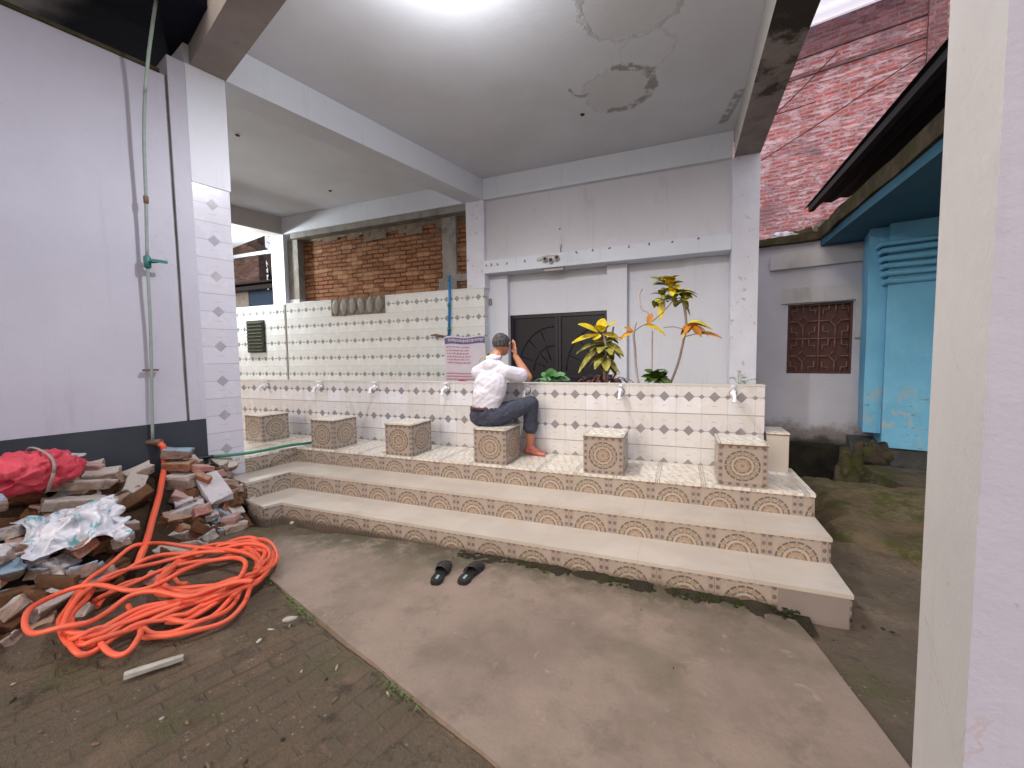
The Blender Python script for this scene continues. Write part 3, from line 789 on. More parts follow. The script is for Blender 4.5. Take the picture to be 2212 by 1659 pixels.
# brick wall behind
br = thing('brick_infill_wall', 'bare orange brick wall above the tall tiled wall', 'wall', (-2.3, 3.9, 2.4))
mb = MB(); mb.box((-4.26, 3.95, 2.40), (-.12, 4.12, ZB + .02)); finish(mb, 'brickwork', M['brick'], br)
mb = MB(); mb.box((-.70, 3.90, 2.42), (-.43, 3.949, ZB - .1)); mb.box((-.78, 3.895, 2.42), (-.60, 3.949, 2.72)); mb.box((-.6, 3.893, 2.66), (-.12, 3.949, 2.78)); mb.subdiv(2); mb.rough(.012, 6); finish(mb, 'concrete_post', M['grey_conc'], br)
random.seed(4)
mb = MB()
x = -3.95
while x < -.8:
    w = random.uniform(.12, .4); d_ = random.uniform(.05, .22) * (1 if x > -3.0 else .5)
    mb.box((x, 3.925, ZB - .1 - d_), (x + w, 3.949, ZB - .08)); x += w * .9
mb.subdiv(2); mb.rough(.02, 9); finish(mb, 'mortar_top', M['bpat_mortar'], br)
mb = MB(); mb.box((-4.26, 3.78, 2.494), (-3.98, 3.93, 2.575)); mb.box((-3.97, 3.80, 2.494), (-3.62, 3.90, 2.52)); mb.rough(.006, 9); finish(mb, 'loose_bricks', M['cream'], br)

# blue drain pipe and tube, banner
bp = thing('blue_pipe', 'blue plastic pipe standing against the tall tiled wall', 'pipe', (-.45, 3.68, 1.7))
mb = MB(); mb.tube([V(-.432, 3.668, 2.72), V(-.445, 3.668, 2.3), V(-.47, 3.668, 1.72)], .024, 14); finish(mb, 'pipe_length', M['bpipe'], bp)
for z in (2.62, 2.2, 1.80):
    mb = MB(); mb.lathe((-.455 + (z - 2.2) * .03, 3.668, z), [(.026, 0), (.031, .004), (.031, .06), (.026, .064)], 14); finish(mb, 'coupling', M['teal'], bp)
mb = MB(); mb.tube([V(-.80, 3.62, 1.735), V(-.70, 3.62, 1.74), V(-.60, 3.62, 1.715), V(-.51, 3.64, 1.705)], [.012, .022, .022, .014], 10)
tag(finish(mb, 'broom_handle', M['rust'], origin=(-.65, 3.62, 1.72)), 'short brown stick jutting left from the banner top', 'stick')
ban = thing('cloth_banner', 'printed banner with blue heading and red lines hung on the tiled wall', 'banner', (-.17, 3.6, 1.3))
mb = MB(); rows = []
def bsurf(u, v, off=0.0):
    return V(-.53 + .76 * u, 3.60 + .025 * math.sin(u * 7 + v * 3) + off, .90 + .80 * v + .012 * math.sin(u * 9) * v)
def bpatch(mb, u0, u1, v0, v1, off, nu=12, nv=6, wob=0):
    R_ = [mb.verts([bsurf(u0 + (u1 - u0) * i / nu, v0 + (v1 - v0) * j / nv + wob * noise.noise(V(i * .9, j, u0 * 9)), off) for i in range(nu + 1)]) for j in range(nv + 1)]
    for j in range(nv):
        for i in range(nu): mb.bm.faces.new([R_[j][i], R_[j][i + 1], R_[j + 1][i + 1], R_[j + 1][i]]).smooth = True
bpatch(mb, 0, 1, 0, 1, .006, 20, 14); finish(mb, 'banner_sheet', paint('banner_white', (.58, .52, .60), (.66, .60, .66), 5, .6), ban)
mb = MB(); bpatch(mb, 0.01, 1, .845, .97, 0, 20, 2); finish(mb, 'blue_heading', paint('banner_blue', (.09, .085, .26), (.14, .13, .30), 8, .5), ban)
# heading and body lettering, too blurred in the photograph to read: strokes of the same run
random.seed(11); mb = MB(); u = .12
while u < .95:
    w = random.uniform(.012, .03); bpatch(mb, u, u + w, .875 + random.uniform(0, .02), .925 + random.uniform(0, .02), -.004, 1, 1); u += w + random.uniform(.008, .02)
    bpatch(mb, u - .03, u, .925, .935, -.004, 1, 1)
finish(mb, 'heading_letters', paint('banner_letters', (.55, .45, .40), (.5, .4, .4), 5), ban)
rm_ = paint('banner_red', (.46, .20, .25), (.42, .24, .3), 6)
for v in (.78, .71, .645, .58, .52, .455):
    mb = MB(); u = .06; bpatch(mb, .05, .63, v - .0015, v + .0015, -.003, 8, 1)
    while u < .62:
        w = random.uniform(.02, .07); bpatch(mb, u, u + w, v - .012, v + .012 + random.uniform(-.005, .006), -.004, 1, 1); u += w + random.uniform(.012, .03)
    finish(mb, 'lettering_line', rm_, ban)
for v in (.235, .175, .115, .06):
    mb = MB(); bpatch(mb, .03, .97, v - .012, v + .010, -.004, 12, 1, .003); finish(mb, 'red_line', rm_, ban)
mb = MB(); bpatch(mb, .34, .56, .02, .10, -.006, 5, 3, .02); finish(mb, 'pink_flower', paint('banner_pink', (.65, .02, .15), (.6, .05, .2), 6), ban)

# ------------------------------------------------------------------ gate wall: recessed, with a lintel ledge
gw = thing('gate_wall', 'recessed white wall with a ledge, pilasters and a low dark gate', 'wall', (2.0, 3.9, 0))
mb = MB(); mb.box((.19, 3.78, 2.905), (3.77, 3.95, ZB + .01)); mb.subdiv(3); mb.rough(.003, 4); finish(mb, 'upper_panel', wallpaint('upper_panel_paint', (.68, .67, .71), (.63, .62, .66), (.48, .40, .36), .55, .75), gw)
mb = MB(); mb.box((.19, 3.69, 2.70), (3.764, 4.14, 2.904)); mb.subdiv(3); mb.rough(.003, 4); finish(mb, 'ledge', M['beamw'], gw)
GY = 4.02
mb = MB()
mb.box((.50, GY, 2.04), (2.125, GY + .12, 2.702)); mb.box((2.12, GY, .2), (3.9, GY + .12, 2.702)); mb.box((.05, GY, .2), (.50, GY + .12, 2.702))
finish(mb, 'recessed_face', M['white'], gw)
for x0, x1, dp in ((.17, .515, .12), (2.13, 2.42, .12)):
    mb = MB(); mb.box((x0, GY - dp, .2), (x1, GY - .001, 2.699)); mb.bevel(.006); finish(mb, 'pilaster', M['white'], gw)
mb = MB(); mb.box((3.20, GY - .03, .2), (3.765, GY - .001, 2.699)); finish(mb, 'pilaster', M['white'], gw)
mb = MB(); mb.box((.165, 3.84, .2), (.185, GY, 2.699)); finish(mb, 'side_return', M['white'], gw)
# gate with two leaves
gt = MB(); gt.box((.51, GY + .05, .3), (2.12, GY + .07, 2.04)); gate = finish(gt, 'gate', M['dgate'], gw)
gt = MB()
for x0, x1, z0, z1 in ((.51, 2.12, 1.985, 2.04), (.51, .555, .3, 1.985), (2.075, 2.12, .3, 1.985), (1.285, 1.325, .3, 1.985), (1.335, 1.375, .3, 1.985), (.555, 1.285, 1.0, 1.03), (1.375, 2.075, 1.0, 1.03)):
    gt.box((x0, GY + .02, z0), (x1, GY + .049, z1))
finish(gt, 'gate_frame', M['dgate2'], gate)
for cx in (.555, 1.375):
    gt = MB()
    for r in (.35, .62): gt.tube([V(cx + .70 - r * math.cos(a), GY + .045, 1.12 + r * 1.15 * math.sin(a)) for a in [i * math.pi / 2 / 14 for i in range(15)]], .012, 8)
    for a in (.35, .8, 1.2): gt.tube([V(cx + .70 - .16 * math.cos(a), GY + .045, 1.12 + .18 * math.sin(a)), V(cx + .70 - .6 * math.cos(a), GY + .045, 1.12 + .68 * math.sin(a))], .008, 8)
    finish(gt, 'gate_scrolls', M['dgate2'], gate)
# dusty plugs and three pipe stubs on the ledge
random.seed(7)
for x in (.245, .33, .435, .60, .90, 1.72, 1.95, 2.20, 2.47, 2.74, 3.05, 3.36):
    z = 2.83 + (.05 if x > 1.6 else 0)
    mb = MB()
    for k in range(3): mb.blob((x + random.uniform(-.01, .01), 3.688, z + random.uniform(-.015, .015)), (.012, .008, .010 + random.random() * .006), k + x, .5, 1)
    mb.tube([V(x, 3.69, z), V(x + random.uniform(-.006, .012), 3.665, z + .008)], .004, 6)
    finish(mb, 'wall_plug', M['plugc'], gw)
for x, z in ((1.235, 2.825), (1.325, 2.80), (1.42, 2.83)):
    mb = MB(); c = V(x, 3.69, z); ax = V(.15, -1, -.1).normalized()
    mb.lathe(c, [(.040, 0), (.042, .05), (.036, .055), (.030, .054), (.026, .01)], 20, ax); ob = finish(mb, 'pipe_stub', M['cream'], gw)
    mb = MB(); mb.lathe(c + ax * .012, [(.0255, 0), (.0245, .002)], 20, ax); finish(mb, 'stub_mouth', M['black_rubber'], ob)
mb = MB(); mb.blob((1.14, 3.69, 2.83), (.05, .012, .03), 4, .6, 2); mb.blob((1.28, 3.69, 2.87), (.10, .012, .015), 5, .6, 2); finish(mb, 'mortar_smear', M['cream'], gw)
mb = MB(); mb.box((1.20, 3.74, 2.66), (1.50, 3.86, 2.699)); mb.bevel(.006); finish(mb, 'light_batten', M['cream'], gw)
mb = MB(); mb.box((.195, 3.865, 2.22), (.235, 3.90, 2.32)); mb.bevel(.005); mb.box((.205, 3.855, 2.24), (.225, 3.864, 2.26)); mb.box((.205, 3.855, 2.28), (.225, 3.864, 2.30)); finish(mb, 'socket', M['plugc'], gw)
mb = MB(); mb.tube([V(1.455, 3.78, 2.93), V(1.46, 3.74, 2.99), V(1.48, 3.73, 3.03)], .008, 8); finish(mb, 'hook', M['plugc'], gw)
mb = MB(); mb.lathe((1.44, 3.782, 3.28), [(.016, 0), (.012, .012), (.004, .014)], 12, V(0, -1, 0)); finish(mb, 'nail_hole', M['plugc'], gw)
# faint blue painted scrawl right of the gate
mb = MB()
zz = 1.47
for pts in ([(2.22, .06), (2.30, .085)], [(2.25, .08), (2.235, -.03)], [(2.29, .07), (2.30, -.02), (2.33, -.03)], [(2.31, .03), (2.36, .04)], [(2.38, .08), (2.37, .0), (2.42, .05), (2.415, -.04)], [(2.40, .085), (2.44, .09)]):
    mb.tube([V(x, GY - .0725 if x < 2.42 else GY - .0725, zz + z) for x, z in pts], .005, 6, flat=.3)
finish(mb, 'blue_scrawl', paint('scrawl_blue', (.18, .36, .62), (.3, .45, .66), 20), gw)
# hung damp stain patch in the corner
# ------------------------------------------------------------------ left plastered wall
lw = thing('plastered_side_wall', 'big pale lavender plastered wall with a dark slate band at its foot', 'wall', (-1.0, -.9, 0))
ZT = 3.69
mb = MB(); mb.box((-.30, -4.5, .845), (-.012, -.44, ZT), NV, DV, PA); mb.subdiv(5); mb.rough(.004, 2); finish(mb, 'plaster', M['lav'], lw)
mb = MB(); mb.box((-.30, -.418, .845), (-.003, -.2965, ZB - .005), NV, DV, PA); finish(mb, 'plaster', M['lav'], lw)
mb = MB(); mb.box((-.30, -4.5, -.1), (-.003, -.302, .843), NV, DV, PA); finish(mb, 'slate_band', M['band'], lw)
mb = MB(); mb.box((-.30, -.4395, .845), (-.03, -.4185, ZT), NV, DV, PA); finish(mb, 'groove', M['grey_conc'], lw)
mb = MB(); mb.box((-.34, -4.5, ZT + .001), (.004, -.47, ZT + .028), NV, DV, PA); mb.subdiv(6); mb.rough(.006, 8); finish(mb, 'wall_cap', M['mossconc'], lw)
# dark canopy over it, near-black towards the beam
cn = thing('canopy_slab', 'dark canopy slab over the side wall at the top left', 'canopy', (-.9, -1.4, 3.9))
mb = MB(); mb.box((-1.6, -4.6, 4.02), (.55, -.22, 4.12), NV, DV, PA); mb.subdiv(6); mb.rough(.015, 3); finish(mb, 'canopy_soffit', M['recess'], cn)

# ------------------------------------------------------------------ green pipe standing off the wall, with a valve
gp = thing('green_pipe', 'thin green pipe with a teal valve running down the side wall', 'pipe', (-.77, -.48, .7))
P = [(-.447, -.463, 4.013), (-.598, -.449, 3.707), (-.671, -.456, 3.418), (-.705, -.466, 3.076), (-.726, -.468, 2.66), (-.749, -.478, 2.162)]
mb = MB(); mb.tube(smooth_path(P[:3], 4), .012, 10); finish(mb, 'pipe_length', M['gpipe2'], gp)
mb = MB(); mb.tube(smooth_path(P[2:], 4), .0115, 10); finish(mb, 'pipe_length', M['gpipe'], gp)
Q = [(-.749, -.478, 2.162), (-.759, -.478, 1.874), (-.769, -.477, 1.655), (-.782, -.486, 1.285), (-.787, -.51, .70)]
mb = MB(); mb.tube(smooth_path(Q, 4), .011, 10); finish(mb, 'pipe_length', M['gpipe'], gp)
mb = MB(); mb.lathe((-.749, -.478, 2.14), [(.014, -.05), (.024, -.04), (.024, .04), (.014, .05)], 14); mb.tube([V(-.749, -.478, 2.14), V(-.70, -.43, 2.15)], .012, 8)
mb.box((-.05, -.008, -.01), (.05, .008, .012), V(.2, .97, 0), V(.97, -.2, 0), V(-.69, -.425, 2.15)); finish(mb, 'valve', M['teal'], gp)
mb = MB(); mb.lathe((-.727, -.469, 2.62), [(.012, -.03), (.017, -.025), (.017, .025), (.012, .03)], 12); finish(mb, 'coupling', M['rust'], gp)
mb = MB(); mb.box((-.05, -.01, 1.28), (.05, .014, 1.295), DV, NV, V(-.79, -.487, 0)); finish(mb, 'bracket', M['rust'], gp)

# ------------------------------------------------------------------ right side: shed wall, blue house, brick house, roofs
sh = thing('grey_shed', 'grey white rendered shed wall with a small grilled window', 'shed', (5.1, 5.0, 0))
W0 = V(4.20, 5.205, 0)                                # a point on the wall line, running along NV
def along(p): return (Vector((*p, 0)) - W0).dot(NV)
L0, L1 = 0.0, 1.62
wx0, wx1, wz0, wz1 = along((4.689, 5.089)), along((5.45, 4.907)), 1.03, 2.08
mb = MB()
for x0, x1, z0, z1 in ((L0 - .5, wx0, -.8, 3.0), (wx1, L1 + .6, -.8, 3.0), (wx0, wx1, -.8, wz0), (wx0, wx1, wz1, 3.0)):
    mb.box((x0, 0, z0), (x1, .22, z1), NV, DV, W0)
finish(mb, 'rendered_wall', M['shed'], sh)
mb = MB(); mb.box((.30, -.05, 2.34), (L1 - .10, -.001, 2.82), NV, DV, W0); mb.bevel(.006); finish(mb, 'raised_panel', M['white'], sh) if 0 else None
mb = MB(); mb.box((.26, -.07, 2.62), (L1 + .1, -.001, 2.86), NV, DV, W0); mb.subdiv(3); mb.rough(.006, 5); M['band2'] = wallpaint('pale_band_paint', (.50, .49, .50), (.44, .43, .45), (.30, .27, .24), .5, .7); finish(mb, 'plaster_band', M['band2'], sh)
mb = MB(); mb.box((.42, -.055, 2.095), (L1 + .02, -.001, 2.32), NV, DV, W0); mb.box((wx1 + .02, -.055, 1.55), (wx1 + .16, -.001, 2.094), NV, DV, W0); mb.subdiv(3); mb.rough(.006, 5); finish(mb, 'window_hood', M['band2'], sh)
win = MB(); win.box((wx0 + .01, .10, wz0 + .01), (wx1 - .01, .13, wz1 - .01), NV, DV, W0); win = finish(win, 'window', M['wood'], sh)
mb = MB(); fw = .03
for x0, x1, z0, z1 in ((wx0, wx1, wz0, wz0 + fw), (wx0, wx1, wz1 - fw, wz1), (wx0, wx0 + fw, wz0 + fw, wz1 - fw), (wx1 - fw, wx1, wz0 + fw, wz1 - fw)):
    mb.box((x0, .03, z0), (x1, .098, z1), NV, DV, W0)
finish(mb, 'window_frame', M['wood'], win)
gr_ = MB(); ww = wx1 - wx0; hh = wz1 - wz0
def gp3(u, v): return W0 + NV * (wx0 + ww * u) + DV * .05 + V(0, 0, wz0 + hh * v)
def gl2(pts): gr_.tube([gp3(*p) for p in pts], .011, 6)
for cx in (.25, .75):
    for cy in (.25, .75):
        def P2(a, b): return (cx + a * .25, cy + b * .25)
        gl2([P2(-.34, 0), P2(0, .34), P2(.34, 0), P2(0, -.34), P2(-.34, 0)])
        for s_ in (-1, 1):
            gl2([P2(s_ * .34, 0), P2(s_ * .98, 0)]); gl2([P2(0, s_ * .34), P2(0, s_ * .98)])
            for t_ in (-1, 1): gl2([P2(s_ * .40, t_ * .95), P2(s_ * .40, t_ * .62), P2(s_ * .75, t_ * .62), P2(s_ * .75, t_ * .30)])
gl2([(.5, .02), (.5, .98)]); gl2([(.02, .5), (.98, .5)])
finish(gr_, 'grille', M['grille'], win)
mb = MB(); mb.box((L0 - .6, -.32, -.95), (L1 + .2, -.001, -.02), NV, DV, W0); mb.subdiv(5); mb.rough(.05, 4); finish(mb, 'shade_black_footing', M['mossblack'], sh)  # shade of the hollow under the wall put into the black colour
# its rough roof edge with rubble and a white patch
mb = MB(); mb.box((-.55, -.12, 3.002), (2.2, 1.9, 3.10), NV, DV, W0); mb.subdiv(6); mb.rough(.035, 5); finish(mb, 'roof_slab', M['mossconc'], sh)
for nm, x, y, z, r, m, lab in (('sack', .42, .15, 3.15, (.17, .12, .07), 'white', 'white crumpled sack lying on the shed roof edge'), ('rubble_lump', .95, .12, 3.19, (.16, .1, .12), 'grey_conc', 'pale lump of rubble on the shed roof beside the mossy slab'), ('rubble_lump', .70, .3, 3.16, (.22, .15, .09), 'mossconc', 'low dark mossy lump of rubble between the white sack and the pale lump')):
    mb = MB(); p = W0 + NV * x + DV * y + V(0, 0, z); mb.blob(p, r, x, .6, 3, fr=2.5); tag(finish(mb, nm, M[m], origin=p), lab, nm.replace('_', ' '))

# blue house: square pier with moulded neck, plinth, mossy eave slab
bh = thing('blue_house', 'sky blue house corner with a ringed pillar neck under a mossy eave slab', 'house', (5.6, 4.0, 0))
B0 = V(5.52, 4.04, 0)
mb = MB(); mb.box((0, 0, .145), (.95, 1.0, 2.90), NV, DV, B0); mb.subdiv(4); mb.rough(.006, 4); finish(mb, 'pillar', M['blue'], bh)
mb = MB(); mb.box((-.18, .12, .30), (-.001, 1.0, 2.90), NV, DV, B0); mb.subdiv(4); mb.rough(.02, 4, 2); finish(mb, 'side_pier', M['blue'], bh)
mb = MB(); mb.box((-.30, .05, -.9), (1.3, 1.2, .143), NV, DV, B0); mb.subdiv(5); mb.rough(.03, 3); finish(mb, 'plinth', M['plinth'], bh)
mb = MB()
for i, z in enumerate((2.20, 2.29, 2.38, 2.47, 2.56, 2.65)):
    e = .018 + .011 * i
    L_ = [B0 + NV * (-e - .06) + DV * (.45) + V(0, 0, z), B0 + NV * (-e) + DV * (-e) + V(0, 0, z + .0), B0 + NV * (.99 + e) + DV * (-e) + V(0, 0, z + .01)]
    mb.tube(L_, .034, 10)
mb.subdiv(1); mb.rough(.02, 7, 3)
finish(mb, 'neck_moulding', M['blue'], bh)
# eave slab
mb = MB(); mb.prism([(5.03, .2), (7.2, .2), (7.2, 4.9), (5.05, 4.97)], 2.90, 3.0); finish(mb, 'eave_soffit', paint('teal_soffit', (.035, .13, .20), (.025, .10, .16), 3, .8, .6), bh)
mb = MB(); mb.prism([(4.99, .2), (7.2, .2), (7.2, 4.95), (5.01, 5.02)], 3.001, 3.17); 
for f in range(1): mb.subdiv(9)
mb.rough(.045, 2.5); finish(mb, 'eave_slab', M['mossconc'], bh)
# dark tin roof above it
tr = thing('tin_roof', 'black undersided corrugated tin roof jutting over the mossy slab', 'roof', (5.6, 3.0, 3.6))
mb = MB(); nx = 60
A_ = []; B_ = []
for i in range(nx + 1):
    t = i / nx; zz = .018 * math.sin(t * nx * math.pi / 2)
    A_.append(V(4.93 + 2.6 * t, .2, 3.6 + zz + .12 * t)); B_.append(V(4.945 + 2.6 * t, 5.49 - .62 * 2.6 * t * 1.1, 3.6 + zz + .12 * t))
lo = [mb.verts(A_), mb.verts(B_)]; hi = [mb.verts([p + V(0, 0, .006) for p in A_]), mb.verts([p + V(0, 0, .006) for p in B_])]
for i in range(nx):
    mb.bm.faces.new([lo[0][i], lo[1][i], lo[1][i + 1], lo[0][i + 1]]); mb.bm.faces.new([hi[0][i], hi[0][i + 1], hi[1][i + 1], hi[1][i]])
finish(mb, 'tin_sheet', M['tin_dark'], tr)
mb = MB(); mb.box((4.96, .2, 3.50), (5.03, 5.3, 3.575)); mb.box((5.6, .2, 3.47), (5.68, 4.8, 3.57)); finish(mb, 'rafter', M['tin_dark'], tr)

# the brick house rising behind
bk = thing('brick_house', 'tall red brick house wall smeared with mortar rising behind the shed', 'house', (6.0, 7.2, 0))
K0 = V(4.2, 7.512, 0)
def kz(x): return 7.58 - .105 * (x - 1.2)
mb = MB(); mb.box((-1.4, 0, -.5), (2.78, .25, 7.42), NV, DV, K0)
bm = mb.bm
finish(mb, 'brickwork', M['pbrick'], bk)
mb = MB(); mb.box((2.78, -.12, -.5), (3.0, .25, 7.6), NV, DV, K0); mb.subdiv(4); mb.rough(.015, 3); finish(mb, 'brick_pier', M['dbrick2'], bk)
mb = MB(); mb.box((3.0, -.02, -.5), (5.5, .25, 9.2), NV, DV, K0); finish(mb, 'brickwork', M['pbrick'], bk)
mb = MB(); mb.box((-1.4, -.03, 6.55), (2.78, -.001, 6.62), NV, DV, K0); mb.box((-1.4, -.03, 6.9), (2.78, -.001, 7.4), NV, DV, K0); mb.subdiv(3); mb.rough(.012, 3)
finish(mb, 'dark_band', M['dbrick2'], bk)
# cables on the brick wall
cb = thing('cable', 'thin dark cables sagging across the red brick wall', 'cable', (5.2, 7.0, 6.0))
mb = MB()
for x0, z0, x1, z1, s in ((.2, 5.05, 2.75, 6.25, .02), (.2, 5.65, 1.6, 6.75, .05), (.3, 5.95, 1.3, 5.98, .0)):
    mb.tube([K0 + NV * (x0 + (x1 - x0) * t / 8) - DV * .12 + V(0, 0, z0 + (z1 - z0) * t / 8 - s * math.sin(math.pi * t / 8)) for t in range(9)], .009, 6)
finish(mb, 'strand', M['tin_dark'], cb)
# pale translucent corrugated sheets above
g = G('white_fibre_sheet', .5); g.b.inputs["Transmission Weight"].default_value = .0
tn = g.nt.nodes.new("ShaderNodeBsdfTranslucent"); tn.inputs[0].default_value = (.97, .95, 1.0, 1); ms_ = g.nt.nodes.new("ShaderNodeMixShader"); ms_.inputs[0].default_value = .85
g.b.inputs["Base Color"].default_value = (.8, .8, .88, 1); g.nt.links.new(g.b.outputs[0], ms_.inputs[1]); g.nt.links.new(tn.outputs[0], ms_.inputs[2])
g.nt.links.new(ms_.outputs[0], g.nt.nodes["Material Output"].inputs[0]); M['fibre'] = g.m
rf = thing('light_roof', 'bright white corrugated sheet roof glowing above the brick wall', 'roof', (6, 7.0, 7.6))
mb = MB(); A_ = []; B_ = []
for i in range(41):
    t = i / 40; zz = .03 * math.sin(i * math.pi / 2)
    A_.append(K0 + NV * -1.2 + DV * (-1.3 + 3.4 * t) + V(0, 0, 7.50 + .16 * t * 0 + zz)); B_.append(K0 + NV * 2.7 + DV * (-1.3 + 3.4 * t) + V(0, 0, 7.50 + .16 * t * 0 + zz))
a_ = mb.verts(A_); b_ = mb.verts(B_)
for i in range(40): mb.bm.faces.new([a_[i], b_[i], b_[i + 1], a_[i + 1]]).smooth = True
finish(mb, 'fibre_sheet', M['fibre'], rf)
mb = MB()
for t in (.15, .4, .65, .9): mb.box((-1.2, -1.3 + 3.4 * t, 7.56), (2.7, -1.3 + 3.4 * t + .05, 7.62), NV, DV, K0)
finish(mb, 'purlin', M['steel'], rf)

# alley: fallen masonry by the blue plinth, weeds
random.seed(21)
mb = MB(); mb.blob((5.20, 3.75, -.30), (.24, .24, .42), 4, .55, 4, None, 2.4); mb.blob((5.33, 3.62, .12), (.13, .14, .17), 7, .5, 3, None, 2.4); mb.blob((5.10, 3.5, -.35), (.2, .2, .25), 9, .5, 3, None, 2.4); mb.rough(.03, 14); tag(finish(mb, 'masonry_stump', M['mossconc'], origin=(5.1, 3.6, -.4)), 'crumbling mossy masonry stump between the shed and the blue house', 'masonry')
tag(finish(grid(4.02, 5.42, .2, 2.75, 40, 60, lambda x, y: .045 + .10 * sstep(.9, 1.9, y) - .5 * sstep(2.25, 2.75, y + .3 * (x - 4.6)) - .12 * (1 - sstep(4.12, 4.35, x)) + nz(x, y, 2.5, 1) * .06 + nz(x, y, 9, 1) * .015 - .18 * (1 - sstep(.75, 1.35, y + .6 * (x - 4.2) + nz(x, y, 2, 7) * .4)) - .15 * sstep(5.15, 5.4, x)), 'earth_bank', M['bank']), kind='structure')
mb = MB(); mb.box((5.10, 1.5, -.3), (5.9, 3.35, .07)); mb.subdiv(5); mb.rough(.05, 3, 2); tag(finish(mb, 'alley_step', M['mossconc'], origin=(5.6, 2.3, -.1)), 'mossy uneven concrete ledge along the foot of the blue house', 'ledge')
def weeds(name, n, fx, L, w, mat, lab, cat, kind=None, grp=None, up=(.3, 1), segs=3):
    mb = MB()
    for i in range(n):
        p = fx(i); a = random.uniform(0, 6.28); e = random.uniform(*up)
        mb.leaf(p, V(math.cos(a), math.sin(a), e), L * random.uniform(.5, 1.2), w * random.uniform(.6, 1.2), seg=segs, droop=random.uniform(.1, .7))
    return tag(finish(mb, name, M[mat], fixn=False), lab, cat, grp, kind)
M['weed'] = flat('weed_green', (.07, .11, .02), .6)
M['moss'] = flat('moss_green', (.028, .034, .012), .9, .1)
weeds('weeds', 520, lambda i: V(random.uniform(5.05, 5.7), random.uniform(1.6, 3.3), -.06 + random.random() * .05), .07, .008, 'weed', 'low green weeds on the alley ledge by the blue house', 'weeds', 'stuff')
def foot(i):
    x = random.uniform(.9, 3.9); return V(x, -.03 - abs(random.gauss(0, .035)), -.005)
mb = MB()
random.seed(5)
for i in range(420):
    x = random.choice([random.uniform(2.3, 3.95), random.gauss(2.5, .25), random.gauss(3.35, .3)]); y = -.01 - abs(random.gauss(0, .035))
    if noise.noise(V(x * 4, 0, 0)) < -.15: continue
    mb.blob((x, y, .004), (0.014 * random.uniform(.2, 1.3), .012 * random.uniform(.3, 1.3), .005), i, .4, 1)
tag(finish(mb, 'moss', M['moss']), 'dark green moss growing along the foot of the bottom step', 'moss', None, 'stuff')
mb = MB()
for i in range(230):
    t = random.random(); k = random.choice([.05, .12, .3, .36, .75]); t = min(1, max(0, random.gauss(k, .04)))
    x = .55 + (2.64 - .55) * t; y = -.66 + (-1.34 + .66) * t - .02
    a = random.uniform(0, 6.28)
    mb.leaf(V(x + random.gauss(0, .012), y - abs(random.gauss(0, .02)), -.01), V(math.cos(a), math.sin(a), .9), .028, .0035, seg=3, droop=.4)
tag(finish(mb, 'grass', M['weed'], fixn=False), 'tiny grass tufts along the broken left edge of the concrete walk', 'grass', None, 'stuff')

# ------------------------------------------------------------------ outside seen through the far left opening
oh = thing('outer_brick_house', 'dark brick house with a shed roof seen through the far left opening', 'house', (-9, 8, 0))
mb = MB(); mb.box((-16.5, 8.4, -.5), (-11.15, 8.7, 7.2)); finish(mb, 'brickwork', M['dbrick'], oh)
mb = MB(); mb.box((-16.5, 7.9, 1.0), (-11.10, 8.0, 3.80)); finish(mb, 'grey_wall', M['grey_conc'], oh)
mb = MB(); mb.box((-16.0, 7.7, 4.02), (-9.6, 8.3, 4.08)); mb.box((-16, 7.75, 3.81), (-9.7, 7.85, 3.95)); finish(mb, 'tin_edge', M['tin_dark'], oh)
mb = MB(); mb.box((-11.09, 7.92, .5), (-9.6, 8.0, 3.80)); finish(mb, 'blue_door', paint('dark_blue_door', (.015, .04, .09), (.02, .05, .1), 4), oh)
mb = MB(); mb.box((-11.45, 9.0, 3.9), (-11.05, 9.2, 4.95)); finish(mb, 'chimney', M['plinth'], oh)
M['bark'] = paint('bark', (.05, .03, .025), (.03, .02, .018), 8, .9, .8, .8, 30)
M['tleaf'] = flat('tree_leaf', (.10, .13, .02), .6)
tr_ = thing('tree', 'dark curved tree trunk against the sky in the far left opening', 'tree', (-10.3, 8.6, 0))
mb = MB(); mb.tube(smooth_path([V(-10.45, 8.6, -.3), V(-10.5, 8.6, 3.4), V(-10.62, 8.6, 4.7), V(-11.0, 8.5, 5.35), V(-11.8, 8.5, 5.8)], 5), [.20] * 8 + [.16] * 6 + [.15] * 7, 12)
mb.rough(.03, 3); finish(mb, 'trunk', M['bark'], tr_)
mb = MB(); random.seed(9)
for i in range(900):
    c = random.choice([(-11.1, 9.5, 4.6, .5, .35), (-10.9, 9.3, 4.4, .4, .3), (-12.2, 8.6, 6.3, 1.0, .4)])
    p = V(random.gauss(c[0], c[3]), random.gauss(c[1], .3), random.gauss(c[2], c[4])); a = random.uniform(0, 6.28)
    mb.leaf(p, V(math.cos(a), math.sin(a), -.2), .16, .035, seg=2)
finish(mb, 'crown', M['tleaf'], tr_, fixn=False)
